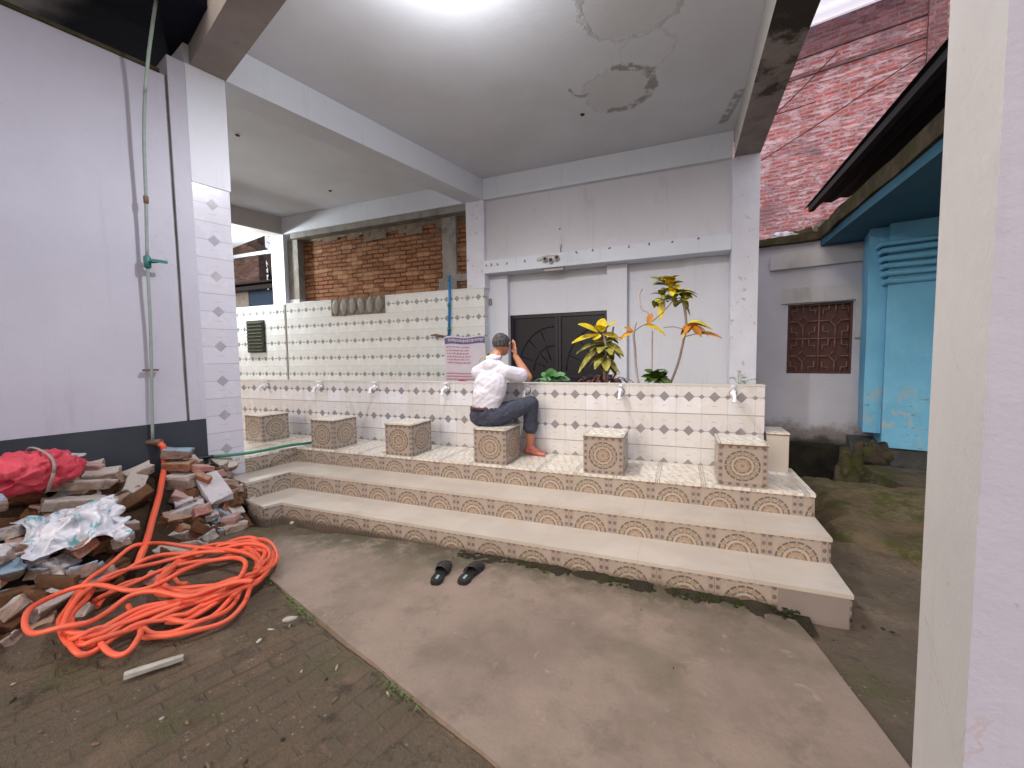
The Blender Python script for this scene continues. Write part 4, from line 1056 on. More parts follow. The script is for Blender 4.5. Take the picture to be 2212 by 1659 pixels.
# far lit canopy next to that opening
fc = thing('lit_side_roof', 'brightly lit white roof slab beyond the far left beam', 'roof', (-6.4, 3.0, 3.9))
mb = MB(); mb.prism([(-9.5, -.5), (-4.9, .2), (-4.4, 3.8), (-9.2, 5.0)], 4.02, 4.10); finish(mb, 'slab', M['white'], fc)
mb = MB(); mb.box((-9.0, 4.05, 3.66), (-4.62, 4.11, 3.735)); finish(mb, 'edge_pipe', M['steel'], fc)
TLX = .9
tl = thing('tube_lamp', 'lit lamp under the bright side roof at the far left', 'lamp', (-6.6, 2.2, 3.7))
mb = MB(); mb.tube([V(-5.9, 3.0, 3.72), V(-5.3, 3.0, 3.72)], .018, 12); finish(mb, 'glass_tube', M['tubeg'], tl)
mb = MB(); mb.box((-5.95, 2.975, 3.745), (-5.25, 3.025, 3.78)); mb.box((-5.85, 2.99, 3.781), (-5.83, 3.01, 4.02)); mb.box((-5.35, 2.99, 3.781), (-5.33, 3.01, 4.02)); finish(mb, 'lamp_housing', M['lamp_white'], tl)
lamp_light('tube_lamp_light', (-5.5, 3.0, 3.66), 230, (.93, 1.0, .98), .12, tl)

# ------------------------------------------------------------------ rubble heap beside the left wall
def wall_pt(o_, y):
    """point at distance o_ in front of the side wall's face, at wall coordinate y"""
    t = (y - PA.y) / DV.y; p = PA + DV * t
    return p + NV * o_
def heap_w(y): return .50 + .58 * sstep(-.35, -1.05, -(-y)) if 0 else .50 + .62 * (1 - sstep(-1.05, -.40, y))
def heap_h(x, y):
    t = (V(x, y, 0) - PA).dot(DV); o_ = (V(x, y, 0) - PA).dot(NV)
    wd = heap_w(t); top = .50 + .12 * (1 - sstep(-1.3, -.6, t))
    top *= 1 - sstep(-.25, -.02, t)
    k = max(0, 1 - max(0, o_) / wd)
    return -.02 + top * (k ** 1.05) + nz(x, y, 5) * .03
def heap_mesh():
    mb = MB(); R_ = []
    for j in range(61):
        t = -2.6 + 2.75 * j / 60
        R_.append(mb.verts([(lambda p: V(p.x, p.y, heap_h(p.x, p.y) - .05))(PA + DV * t + NV * (i * 1.25 / 40 - .01)) for i in range(41)]))
    for j in range(60):
        for i in range(40): mb.bm.faces.new([R_[j][i], R_[j][i + 1], R_[j + 1][i + 1], R_[j + 1][i]]).smooth = True
    return mb
M['rub_earth'] = mossmat('rubble_earth', (.075, .045, .028), (.035, .024, .016), (.03, .035, .012), .55, .7)
tag(finish(heap_mesh(), 'rubble_earth', M['rub_earth']), 'dark earth and fine rubble under the broken bricks', 'rubble', None, 'stuff')

def brickm(name, base, b2, plaster=None, pl_lo=.5, pc=.08):
    g = G(name, .92, .15)
    oc = g.nt.nodes.new("ShaderNodeTexCoord").outputs["Object"]
    oi = g.nt.nodes.new("ShaderNodeObjectInfo")
    rnd = X(g, oi.outputs["Random"])
    c = g.mix(base, b2, g.noise(9, 7, .7).step(.35, .62))
    c = g.mix(c, tuple(k * .5 for k in base), rnd * .5)
    c = g.mix(c, (.09, .06, .035), g.noise(6, 6, .7).step(.46, .66) * .75)
    sp = g.nt.nodes.new("ShaderNodeSeparateXYZ"); g.nt.links.new(oc, sp.inputs[0])
    if plaster:
        m = (X(g, sp.outputs[2]) + (g.noise(14, 5) - .5) * .06).step(.020, .032)
        c = g.mix(c, plaster, m)
        m2 = (g.noise(7, 6, .7)).step(.55, .62) * .7
        c = g.mix(c, tuple(k * .75 for k in plaster), m2)
    return g.out(c, None, g.noise(40, 7, .75) * 1.2, .8, .008)
BM = {'red': brickm('broken_red_brick', (.28, .10, .055), (.40, .17, .10), (.36, .24, .17)),
      'brown': brickm('dirty_brown_brick', (.12, .055, .028), (.18, .09, .045)),
      'mort': brickm('mortared_brick', (.30, .19, .14), (.40, .31, .26), (.48, .42, .37)),
      'blue': brickm('blue_painted_brick', (.24, .15, .11), (.30, .22, .18), (.27, .37, .45)),
      'pale': brickm('pale_plastered_brick', (.40, .33, .29), (.48, .42, .38), (.52, .49, .50)),
      'pink': brickm('pinkish_brick', (.40, .18, .15), (.48, .26, .22), (.45, .30, .27))}
random.seed(3)
def chunk_mesh(seed, L, w, h, broken=True):
    b = MB(); b.box((-L / 2, -w / 2, -h / 2), (L / 2, w / 2, h / 2)); b.subdiv(3)
    for v in b.bm.verts:
        v.co += noise.noise_vector(v.co * 11 + V(seed * 5.1, seed, 0)) * .010
        if broken:
            e = (v.co.x / (L / 2)); k = noise.noise(V(v.co.y * 16, v.co.z * 16, seed * 3.3))
            if e > .6: v.co.x -= (.2 + .5 * k) * (e - .6) * L * .7
        n = noise.noise_vector(v.co * 40 + V(0, seed, 0)); v.co += n * .004
    b.bevel(.004)
    return b
PROT = {}
def get_chunk(kind, seed, L, w, h):
    k = (kind, seed)
    if k not in PROT:
        mb = chunk_mesh(seed, L, w, h); ob = finish(mb, 'broken_brick', BM[kind], origin=(0, 0, 0)); PROT[k] = ob; ob['fresh'] = 1
        return ob
    ob = PROT[k].copy(); S.collection.objects.link(ob); return ob
def place(kind, seed, dims, loc, rot, label):
    ob = get_chunk(kind, seed, *dims)
    if 'fresh' in ob: del ob['fresh']
    ob.location = loc; ob.rotation_euler = rot
    tag(ob, label, 'brick', 'broken bricks in the rubble heap'); ob.name = 'broken_brick'
    return ob
R = math.radians
AW = math.atan2(DV.y, DV.x)       # heading of the wall
# the ones that can be told apart in the picture (wall offset, wall y, z)
hero = [
 ('blue', .12, -.37, .60, (.20, .12, .075), (0, 8, 25), 'rounded brick with a pale blue painted end, topmost of the stack by the pillar'),
 ('red', .15, -.37, .50, (.22, .12, .07), (0, 2, 10), 'red brick with a white end lying second in the stack by the pillar'),
 ('mort', .19, -.38, .385, (.24, .13, .11), (6, 0, 5), 'thick beige mortared brick in the middle of the stack by the pillar'),
 ('pink', .27, -.36, .25, (.23, .15, .07), (12, 25, 35), 'flat pink brick tilted at the foot of the stack by the pillar'),
 ('pale', .31, -.21, .26, (.30, .17, .15), (10, 42, -20), 'large whitish grey masonry lump leaning against the step end'),
 ('red', .30, -.27, .40, (.14, .05, .05), (20, 25, 0), 'small orange red fragment lying on top of the whitish lump'),
 ('pink', .22, -.25, .46, (.16, .07, .05), (10, 15, 70), 'narrow pink fragment pointing towards the steps from the stack'),
 ('pale', .40, -.27, .12, (.26, .10, .05), (8, 4, -40), 'long brick with a white plaster streak under the whitish lump'),
 ('pink', .50, -.16, .03, (.12, .11, .12), (0, 0, 20), 'upright pinkish brick stub at the corner of the bottom step'),
 ('mort', .57, -.16, -.0, (.17, .08, .05), (0, 0, 60), 'small half buried brick just above the top of the hose coil'),
 ('mort', .11, -.61, .50, (.18, .09, .07), (15, -20, 60), 'greenish grey brick leaning against the slate band left of the orange riser hose'),
 ('mort', .30, -.93, .52, (.34, .12, .06), (0, 10, 55), 'long beige plank shaped brick slab high in the heap right of the red sack'),
 ('mort', .40, -.97, .42, (.36, .12, .07), (0, 12, 58), 'second long beige slab lying just below the first, right of the red sack'),
 ('mort', .24, -.83, .54, (.20, .12, .09), (10, 0, 40), 'squarish beige brick behind the long slabs'),
 ('pink', .15, -.89, .60, (.17, .10, .07), (0, 15, 30), 'pinkish brick on the heap crest beside the red sack'),
 ('blue', .55, -1.38, .56, (.22, .12, .05), (20, 5, 60), 'brick with a pale blue face just below the red sack'),
 ('blue', .50, -.94, .27, (.13, .08, .05), (20, -20, 70), 'small blue faced fragment right of the crumpled plastic'),
 ('blue', .78, -1.33, .22, (.16, .10, .07), (25, 0, 50), 'brick with a light blue end below the crumpled plastic'),
 ('pale', .76, -1.43, .33, (.30, .12, .06), (15, 5, 45), 'long whitish brick at the left edge below the plastic'),
 ('pale', .82, -1.46, .21, (.28, .13, .08), (15, 5, 50), 'grey white brick under the long whitish one'),
 ('blue', .86, -1.39, .12, (.26, .07, .04), (10, 5, 55), 'thin strip of blue painted plaster low in the heap'),
 ('blue', .95, -1.55, .11, (.22, .10, .06), (15, 0, 50), 'broad light blue painted lump at the left edge of the heap'),
 ('pink', 1.1, -1.60, .05, (.22, .16, .10), (0, 0, 30), 'pink grey lump lowest at the left edge of the picture'),
 ('red', 1.2, -1.68, -.0, (.24, .18, .12), (0, 0, 70), 'reddish brown lump at the heap foot in the lower left'),
 ('brown', .50, -.98, .16, (.28, .14, .10), (0, 20, 60), 'broad rusty brown brick behind the hose coil'),
 ('brown', .42, -.55, .14, (.26, .13, .07), (5, 5, 30), 'dark brown brick lying flat right of the orange riser hose'),
 ('mort', .50, -.55, .06, (.24, .12, .07), (5, 3, 40), 'ochre edged brick just behind the top of the hose coil'),
]
for i, (k, o_, y, z, dm, rt, lab) in enumerate(hero):
    p = wall_pt(o_, y); p.z = z
    place(k, 100 + i, dm, p, (R(rt[0]), R(rt[1]), AW + R(rt[2]) - R(60)), lab)
HS = {
'A': [(-0.041,-0.962,0.162),(-0.05,-1.023,0.174),(-0.038,-1.101,0.164),(-0.005,-1.184,0.142),(0.031,-1.265,0.113),(0.069,-1.336,0.086),(0.136,-1.407,0.069),(0.249,-1.48,0.07),(0.356,-1.53,0.069),(0.486,-1.566,0.069),(0.594,-1.576,0.07),(0.669,-1.559,0.07),(0.701,-1.507,0.069),(0.708,-1.422,0.069),(0.722,-1.347,0.069),(0.767,-1.277,0.069),(0.785,-1.179,0.07),(0.812,-1.077,0.07),(0.824,-0.955,0.07),(0.836,-0.86,0.069),(0.804,-0.734,0.069),(0.707,-0.618,0.069),(0.548,-0.533,0.07),(0.395,-0.498,0.069),(0.288,-0.537,0.069),(0.192,-0.626,0.07),(0.148,-0.743,0.07),(0.161,-0.865,0.069),(0.27,-1.013,0.069),(0.359,-1.094,0.07),(0.471,-1.131,0.07),(0.598,-1.108,0.069),(0.689,-1.04,0.07),(0.757,-0.954,0.07),(0.811,-0.861,0.07),(0.759,-0.731,0.069),(0.663,-0.612,0.07)] ,
'B': [(-0.032,-0.966,0.166),(-0.035,-0.835,0.122),(0.159,-0.758,0.1),(0.408,-0.737,0.099),(0.619,-0.74,0.1),(0.751,-0.775,0.099),(0.841,-0.862,0.1),(0.838,-0.954,0.099),(0.804,-1.07,0.099),(0.732,-1.183,0.099),(0.666,-1.29,0.1),(0.641,-1.376,0.1),(0.623,-1.459,0.099),(0.608,-1.532,0.1),(0.539,-1.568,0.099),(0.463,-1.549,0.099),(0.346,-1.493,0.099),(0.22,-1.414,0.1),(0.135,-1.336,0.099),(0.087,-1.234,0.099),(0.082,-1.145,0.11),(0.084,-1.044,0.115),(0.092,-0.923,0.1),(0.191,-0.825,0.1),(0.327,-0.744,0.1),(0.449,-0.638,0.1),(0.591,-0.611,0.1),(0.718,-0.681,0.1),(0.788,-0.782,0.099)] ,
'C': [(0.644,-0.632,0.044),(0.774,-0.755,0.044),(0.823,-0.871,0.044),(0.843,-0.952,0.044),(0.923,-1.051,0.044),(0.965,-1.153,0.044),(0.954,-1.244,0.044),(0.909,-1.323,0.043),(0.807,-1.367,0.044),(0.732,-1.373,0.044)] ,
'D': [(0.831,-0.818,0.047),(0.858,-0.935,0.047),(0.897,-1.051,0.047),(0.932,-1.156,0.046),(0.924,-1.241,0.047),(0.856,-1.286,0.046),(0.773,-1.285,0.047),(0.754,-1.264,0.046),(0.816,-1.213,0.046),(0.814,-1.128,0.047),(0.753,-1.04,0.046)] ,
'E': [(0.991,-0.99,0.129),(0.91,-1.038,0.13),(0.829,-1.101,0.13),(0.783,-1.204,0.13),(0.595,-1.251,0.13),(0.506,-1.322,0.129),(0.544,-1.428,0.129),(0.587,-1.521,0.129),(0.537,-1.587,0.129),(0.461,-1.634,0.13),(0.368,-1.64,0.129),(0.268,-1.611,0.13),(0.162,-1.546,0.13),(0.088,-1.457,0.13),(0.112,-1.376,0.129),(0.232,-1.323,0.129),(0.392,-1.288,0.13),(0.476,-1.233,0.13),(0.514,-1.15,0.129),(0.499,-1.031,0.13),(0.483,-0.908,0.13),(0.579,-0.83,0.13),(0.748,-0.861,0.13),(0.861,-0.969,0.129),(0.869,-1.069,0.13)] ,
'F': [(0.448,-1.3,0.049),(0.602,-1.341,0.05),(0.727,-1.383,0.049),(0.817,-1.433,0.05),(0.866,-1.487,0.05),(0.836,-1.518,0.049),(0.764,-1.53,0.049),(0.671,-1.512,0.05),(0.607,-1.466,0.05),(0.575,-1.404,0.05),(0.571,-1.325,0.05),(0.636,-1.243,0.049)] ,
'G': [(0.128,-1.306,0.1),(0.236,-1.377,0.099),(0.337,-1.455,0.099),(0.414,-1.519,0.1),(0.503,-1.57,0.099)] ,
'H': [(0.17,-1.296,0.129),(0.252,-1.395,0.129),(0.369,-1.494,0.129),(0.485,-1.566,0.13)] ,
'I': [(0.737,-1.317,0.05),(0.79,-1.256,0.05),(0.832,-1.17,0.049),(0.846,-1.058,0.049),(0.829,-0.951,0.05),(0.834,-0.84,0.049),(0.768,-0.729,0.05),(0.554,-0.608,0.049),(0.388,-0.597,0.05),(0.354,-0.682,0.05),(0.325,-0.785,0.05),(0.241,-0.903,0.05),(0.175,-1.038,0.054),(0.17,-1.152,0.054),(0.196,-1.272,0.05),(0.23,-1.353,0.05)] ,
'J': [(0.608,-1.554,0.085),(0.64,-1.496,0.085),(0.642,-1.409,0.084),(0.67,-1.32,0.085),(0.721,-1.215,0.085),(0.799,-1.124,0.085),(0.841,-1.028,0.084),(0.861,-0.935,0.085),(0.778,-0.776,0.085),(0.554,-0.661,0.084),(0.335,-0.646,0.085),(0.236,-0.706,0.084)] ,
'K': [(0.326,-1.012,0.05),(0.441,-1.051,0.049),(0.531,-1.054,0.05)] ,
}
RP = [(-.762, -.480, .690), (-.72, -.472, .66)] + [(-0.772, -0.445, 0.527), (-0.698, -0.495, 0.469), (-0.622, -0.55, 0.416), (-0.513, -0.627, 0.353), (-0.397, -0.711, 0.3), (-0.254, -0.817, 0.243), (-0.148, -0.892, 0.2), (-0.05, -0.966, 0.162), (0.001, -1.014, 0.131), (0.056, -1.064, 0.094)]
RPTS = [Vector(p).xy for p in smooth_path(RP, 4)]
HPTS = [Vector(p).xy for L_ in HS.values() for p in smooth_path(L_, 3)]
# the rest of the heap: small pieces nothing tells apart
kinds = ['red', 'brown', 'brown', 'mort', 'mort', 'pale', 'pink', 'mort', 'pale', 'blue', 'brown', 'red']
labs = {'red': 'one of the dull red broken bricks scattered through the rubble heap', 'brown': 'one of the dark brown dirty bricks scattered through the rubble heap', 'mort': 'one of the beige mortar covered bricks scattered through the rubble heap',
        'pink': 'one of the pinkish brick pieces scattered through the rubble heap', 'pale': 'one of the whitish plaster lumps scattered through the rubble heap', 'blue': 'one of the small blue painted brick pieces scattered through the rubble heap'}
n_ = 0
while n_ < 185:
    t = random.uniform(-1.85, -.12); o_ = random.uniform(.03, heap_w(t) * 1.02)
    p = PA + DV * t + NV * o_
    if p.x > -.35 and p.y > -.15: continue
    if min((h_ - p.xy).length for h_ in RPTS[6:]) < .10: n_ += 1; continue
    k = random.choice(kinds); sd = random.randint(0, 4)
    p.z = heap_h(p.x, p.y) + random.uniform(-.02, .03)
    if min((h_ - p.xy).length for h_ in HPTS) < .085: p.z -= .05
    place(k, sd, [(.20, .11, .07), (.14, .11, .065), (.24, .12, .075), (.10, .09, .06), (.17, .10, .07)][sd], p, (random.uniform(-.7, .7), random.uniform(-.6, .6), random.uniform(0, 6.28)), labs[k])
    n_ += 1

# red sack and torn plastic on the heap
def cloth_blob(c, r, seed, amp, mat, name, sub=4, fr=2.0, crease=.02, cf=14, rot=None):
    mb = MB(); mb.blob(c, r, seed, amp, sub, rot, fr)
    for v in mb.bm.verts:
        d = v.co - Vector(c); n = abs(noise.noise(Vector((d.x * cf * .6, d.y * cf, d.z * cf * .8)) + V(seed, 0, 0)))
        v.co -= d.normalized() * n * crease * 2.2
    return mb
M['redsack'] = paint('red_woven_plastic', (.55, .045, .075), (.64, .075, .10), 7, .45, .8, .5, 90)
sk = thing('red_sack', 'bulging red plastic sack tied with a strap on top of the rubble', 'sack', (-.62, -1.35, .55))
mb = cloth_blob((-.63, -1.25, .675), (.19, .235, .135), 3, .25, None, '', 5, 1.6, .03, 22, Matrix.Rotation(R(-12), 3, 'Z'))
finish(mb, 'sack_body', M['redsack'], sk)
mb = cloth_blob((-.66, -1.12, .72), (.09, .13, .035), 9, .5, None, '', 4, 2.5, .02, 25); finish(mb, 'white_fold', paint('white_plastic_fold', (.5, .45, .48), (.42, .36, .4), 8, .4), sk)
mb = MB()
pts = [V(-.63 + .200 * math.cos(a), -1.22 + .012 * math.sin(3 * a), .675 + .148 * math.sin(a)) for a in [i * 2 * math.pi / 24 for i in range(25)]]
mb.tube(pts, .009, 6, flat=.5); finish(mb, 'strap', M['plugc'], sk)
def plastic():
    g = G('torn_white_plastic', .3, .6)
    n = g.noise(9, 4, .6, dist=1.5)
    c = g.mix((.62, .62, .66), (.06, .36, .38), n.step(.55, .62) * .85)
    c = g.mix(c, (.45, .42, .45), g.noise(16, 4).step(.5, .7) * .6)
    return g.out(c, None, g.noise(25, 4), .5, .01)
M['plastic'] = plastic()
mb = MB(); R_ = []
for j in range(64):
    row = []
    for i in range(64):
        u, v = i / 63 - .5, j / 63 - .5
        rr = 1.0 - .35 * abs(noise.noise(V(math.atan2(v, u) * 1.3, 3.3, 0)))
        p = V(-.29, -1.20, 0) + DV * (u * .46 * rr) + NV * (v * .36 * rr)
        n1 = noise.noise(V(p.x * 9, p.y * 9, 2)) * .7 + .2; n2 = noise.noise(V(p.x * 24, p.y * 24, 5)); n3 = abs(noise.noise(V(p.x * 5, p.y * 5 + 8, 1)))
        p.z = max(.17, .345 - .42 * (v * .36)) + .09 * n1 + .018 * n2 + .10 * n3 - .03 + .010 * abs(noise.noise(V(p.x * 34, p.y * 34, 3)))
        p += NV * (.05 * n2) + DV * (.05 * noise.noise(V(p.x * 20, p.y * 20, 8)))
        row.append(p)
    R_.append(mb.verts(row))
for j in range(63):
    for i in range(63): mb.bm.faces.new([R_[j][i], R_[j][i + 1], R_[j + 1][i + 1], R_[j + 1][i]]).smooth = True
ob = finish(mb, 'torn_plastic', M['plastic'], origin=(-.29, -1.2, .35)); tag(ob, 'crumpled torn white plastic sheet with teal print on the rubble', 'plastic sheet')
sd_ = ob.modifiers.new('s', 'SOLIDIFY'); sd_.thickness = .003

# ------------------------------------------------------------------ hoses
random.seed(77)
for src, dst in (('A', 'L'), ('B', 'M'), ('I', 'N'), ('J', 'O'), ('A', 'P'), ('C', 'Q')):
    o1, o2 = V(random.uniform(-.04, .04), random.uniform(-.03, .03), 0), random.uniform(0, 5); PP = HS[src][9:] if src in 'AB' else HS[src]
    HS[dst] = [(p[0] * 1 + o1.x + .03 * math.sin(i * .8 + o2), p[1] + o1.y + .025 * math.cos(i * .7 + o2), max(.014, p[2] - .012)) for i, p in enumerate(PP) if i < 30]
hz = thing('hose_coil', 'tangled coil of bright orange hose lying on the ground in front of the rubble', 'hose', (.5, -1.0, 0))
for i, (k, P) in enumerate(HS.items()):
    mb = MB(); P = [Vector(p) for p in P]
    pts = smooth_path(P, 5)
    for j, p in enumerate(pts):
        p.z += .012 * math.sin(j * .35 + i * 1.7); p.z = max(p.z, .014)
    mb.tube(pts, .0128, 10)
    finish(mb, 'hose_loop', M['hose'], hz)
rh = thing('riser_hose', 'thick orange hose dropping from the wall outlet into the rubble', 'hose', (-.3, -.88, .02))
mb = MB(); mb.tube(smooth_path(RP, 5), .0205, 14); finish(mb, 'hose_length', M['hose'], rh)
mb = MB(); mb.tube([V(-.84, -.53, .705), V(-.80, -.50, .703), V(-.745, -.470, .70)], [.016, .024, .027], 12); mb.lathe((-.76, -.478, .70), [(.03, -.012), (.03, .012)], 12); finish(mb, 'pipe_outlet', M['rust'], rh)
gh = thing('green_hose', 'green garden hose running from the rubble over the platform to a stool', 'hose', (-.6, .1, .5))
mb = MB(); mb.tube(smooth_path([(-.50, .80, .462), (-.50, .70, .470), (-.50, .50, .490), (-.50, .28, .495), (-.53, .10, .50), (-.62, -.03, .50), (-.70, -.12, .505)], 6), .0135, 12); finish(mb, 'hose_length', M['ghose'], gh)
mb = MB(); mb.tube(smooth_path([(-.69, -.11, .505), (-.74, -.22, .505), (-.77, -.34, .50), (-.79, -.46, .49)], 5), .0138, 12); finish(mb, 'dark_length', M['black_rubber'], gh)

# ------------------------------------------------------------------ litter on the ground
M['stonew'] = paint('whitish_stone', (.40, .38, .33), (.30, .28, .24), 20, .9, .8, .5)
random.seed(17)
def ston(c, r, lab, rz=0, mat='stonew', cat='stone', name='stone', grp=None):
    mb = MB(); mb.blob(c, r, c[0] * 9, .35, 2, Matrix.Rotation(rz, 3, 'Z'), 2.2); tag(finish(mb, name, M[mat], origin=c), lab, cat, grp)
mb = MB(); c = V(1.03, -1.485, .012); mb.box((-.10, -.014, -.008), (.10, .014, .010), V(math.cos(.95), math.sin(.95), 0), V(-math.sin(.95), math.cos(.95), 0), c); mb.subdiv(3); mb.rough(.006, 25)
tag(finish(mb, 'wood_splinter', M['stonew'], origin=c), 'pale flat splinter lying on the mud below the hose coil', 'splinter')
ston((1.30, -1.02, .01), (.035, .016, .014), 'oval whitish stone beside the broken edge of the concrete walk', .7)
ston((.198, -.076, .004), (.018, .017, .016), 'small round white pebble at the inner corner of the bottom step')
for i in range(46):
    for _ in range(30):
        x = random.uniform(.5, 2.9); y = random.uniform(-2.25, -.9)
        if not in_poly(x, y, sl_pts) and y < -.72 - .34 * (x - .8) and not (x < .95 and y > -1.62): break
    ston((x, y, ground_h(x, y) + .004), (random.uniform(.006, .020), random.uniform(.004, .010), random.uniform(.003, .006)), 'one of the small pale chips scattered on the mud', random.uniform(0, 3), ['plugc', 'rust', 'rust', 'mossconc', 'stonew'][i % 5], 'stone chip', 'stone_chip', 'pale chips on the muddy ground')
for i in range(22):
    x = random.uniform(2.2, 4.1); y = random.uniform(-1.1, -.04)
    if i < 19: x = random.uniform(1.5, 3.9); y = -.05 - abs(random.gauss(0, .03))
    ston((x, y, .003), (random.uniform(.002, .007), random.uniform(.002, .006), .002), 'one of the dark crumbs scattered on the concrete walk', 0, 'mossblack', 'crumb', 'dirt_crumb', 'crumbs on the concrete walk')

# ------------------------------------------------------------------ slippers
def slipper(cx, cy, ang, lab, mirror=1):
    t = thing('slipper', lab, 'slipper', (cx, cy, 0), 'pair of black slippers')
    ux = V(math.cos(ang), math.sin(ang), 0); uy = V(-math.sin(ang), math.cos(ang), 0) * mirror; o = V(cx, cy, 0)
    prof = [(-.128, .014), (-.120, .030), (-.085, .038), (-.03, .033), (.02, .038), (.07, .048), (.105, .044), (.125, .028), (.131, .010)]
    def outline(s_, z):
        L_ = [(x, w * s_ + .006 * (x > 0)) for x, w in prof]; Rr = [(x, -w * s_ + .004 * (x > 0)) for x, w in prof[::-1]]
        return [o + ux * x + uy * y + V(0, 0, z) for x, y in L_ + Rr]
    mb = MB(); rings = [mb.verts(outline(k, z)) for k, z in ((.93, .001), (1, .006), (1, .020), (.95, .026))]
    for a, b in zip(rings, rings[1:]):
        for i in range(len(a)): mb.bm.faces.new([a[i], a[(i + 1) % len(a)], b[(i + 1) % len(a)], b[i]])
    mb.bm.faces.new(rings[0][::-1]); mb.bm.faces.new(rings[-1]); finish(mb, 'sole', M['black_rubber'], t)
    mb = MB(); R_ = []
    for i in range(9):
        x = .0 + .085 * i / 8; hw = .046 + .004 * math.sin(i / 8 * 3)
        R_.append(mb.verts([o + ux * (x + .012 * math.cos(a)) + uy * (hw * math.cos(a)) + V(0, 0, .014 + (.042 - .012 * i / 8) * math.sin(a)) for a in [math.pi * k / 12 for k in range(13)]]))
    for i in range(8):
        for k in range(12): mb.bm.faces.new([R_[i][k], R_[i][k + 1], R_[i + 1][k + 1], R_[i + 1][k]]).smooth = True
    ob = finish(mb, 'upper_strap', M['black_rubber'], t); m = ob.modifiers.new('s', 'SOLIDIFY'); m.thickness = .004
    mb = MB(); mb.box((-.098, -.008, .0262), (-.055, .008, .0275), ux, uy, o); finish(mb, 'insole_mark', paint('slip_mark', (.28, .36, .36), (.2, .3, .3), 20, .4), t)
slipper(1.795, -.345, R(104), 'left black rubber slipper of the pair on the concrete walk')
slipper(1.968, -.283, R(92), 'right black rubber slipper of the pair, showing a loop of strap', -1)

# ------------------------------------------------------------------ plants behind the tap wall
PT = {
'P1stem': [(2.471,1.65,1.052),(2.475,1.65,1.236),(2.484,1.65,1.372),(2.475,1.65,1.508),(2.462,1.65,1.572)] ,
'P1center': [(2.435,1.65,1.564),(2.475,1.65,1.481)] ,
'P1yel': [(2.209,1.65,1.669),(2.16,1.65,1.476),(2.466,1.65,1.734),(2.608,1.65,1.678),(2.375,1.65,1.507),(2.604,1.65,1.514)] ,
'P1low': [(2.222,1.65,1.367),(2.574,1.65,1.501),(2.493,1.65,1.431),(2.301,1.65,1.227),(2.618,1.65,1.347),(2.339,1.65,1.485)] ,
'branch': [(2.484,1.65,1.508),(2.609,1.65,1.518),(2.734,1.65,1.567),(2.823,1.65,1.625),(2.915,1.65,1.665),(3.021,1.65,1.758),(3.1,1.65,1.847),(3.155,1.65,1.868)] ,
'bleafs': [(2.739,1.65,1.571),(2.644,1.65,1.628),(2.687,1.65,1.52),(2.823,1.65,1.629),(3.01,1.65,1.519),(2.882,1.65,1.631),(2.922,1.65,1.772),(2.997,1.65,1.717),(2.987,1.65,1.837)] ,
'crownc': [(3.059,1.65,1.976),(3.155,1.65,1.894),(3.02,1.65,1.86)] ,
'crown': [(2.867,1.65,2.085),(3.01,1.65,2.102),(3.137,1.65,2.07),(3.2,1.65,2.019),(2.904,1.65,1.996),(3.256,1.65,1.92),(3.249,1.65,1.846),(3.219,1.65,1.739),(2.971,1.65,1.838),(2.997,1.65,1.717),(3.075,1.65,1.916),(3.154,1.65,1.952)] ,
'stemc': [(3.075,1.65,1.06),(3.146,1.65,1.275),(3.191,1.65,1.487),(3.209,1.65,1.605),(3.195,1.65,1.774),(3.163,1.65,1.868)] ,
'stema': [(2.784,1.65,1.056),(2.759,1.65,1.234),(2.748,1.65,1.412),(2.735,1.65,1.545),(2.755,1.65,1.676)] ,
'stemb': [(2.906,1.65,1.146),(2.908,1.65,1.409),(2.907,1.65,1.583)] ,
'twigd': [(2.886,1.65,1.653),(2.873,1.65,1.749),(2.818,1.65,1.786),(2.792,1.65,1.91),(2.821,1.65,1.977)] ,
'rightc': [(3.202,1.65,1.513),(3.284,1.65,1.531),(3.345,1.65,1.541)] ,
'rleaf': [(3.221,1.65,1.621),(3.389,1.65,1.656),(3.221,1.65,1.554),(3.42,1.65,1.563),(3.284,1.65,1.535),(3.5,1.65,1.487)] ,
'tw2': [(3.19,1.65,1.58),(3.102,1.65,1.605),(3.014,1.65,1.6)] ,
'P3c': [(2.96,1.65,1.155)] ,
'P3': [(2.817,1.65,1.269),(2.792,1.65,1.163),(3.082,1.65,1.216),(3.075,1.65,1.155),(3.051,1.65,1.085),(2.843,1.65,1.101),(2.992,1.65,1.251),(2.96,1.65,1.085)] ,
'hosta': [(1.933,1.65,1.084),(1.935,1.65,1.267),(1.803,1.65,1.19),(2.091,1.65,1.18),(2.12,1.65,1.105),(1.853,1.65,1.093)] ,
'drac': [(2.448,1.65,1.052),(2.574,1.65,1.054)] ,
'dracl': [(2.216,1.65,1.096),(2.273,1.65,1.19),(2.311,1.65,1.347),(2.375,1.65,1.19),(2.627,1.65,1.307),(2.662,1.65,1.181),(2.52,1.65,1.235),(2.556,1.65,1.299),(2.43,1.65,1.254)] ,
'herb': [(3.642, 1.65, 1.073), (3.573, 1.65, 1.127), (3.646, 1.65, 1.196), (3.701, 1.65, 1.135), (3.847, 1.65, 1.113), (3.702, 1.65, 1.082)] ,
}
def P_(k): return [Vector(p) for p in PT[k]]
def leafmat(name, a, b, c3=None):
    g = G(name, .42, .4)
    n = g.noise(22, 5, .65); c = g.mix(a, b, n.step(.40, .60))
    if c3: c = g.mix(c, c3, g.noise(9, 4).step(.52, .68))
    g.b.inputs["Subsurface Weight"].default_value = 0.0
    return g.out(c, None, g.noise(60, 2), .2, .002)
M['l_yel'] = leafmat('yellow_croton_leaf', (.72, .50, .012), (.50, .42, .02), (.30, .30, .03))
M['l_olive'] = leafmat('olive_croton_leaf', (.16, .15, .035), (.36, .32, .06), (.05, .07, .02))
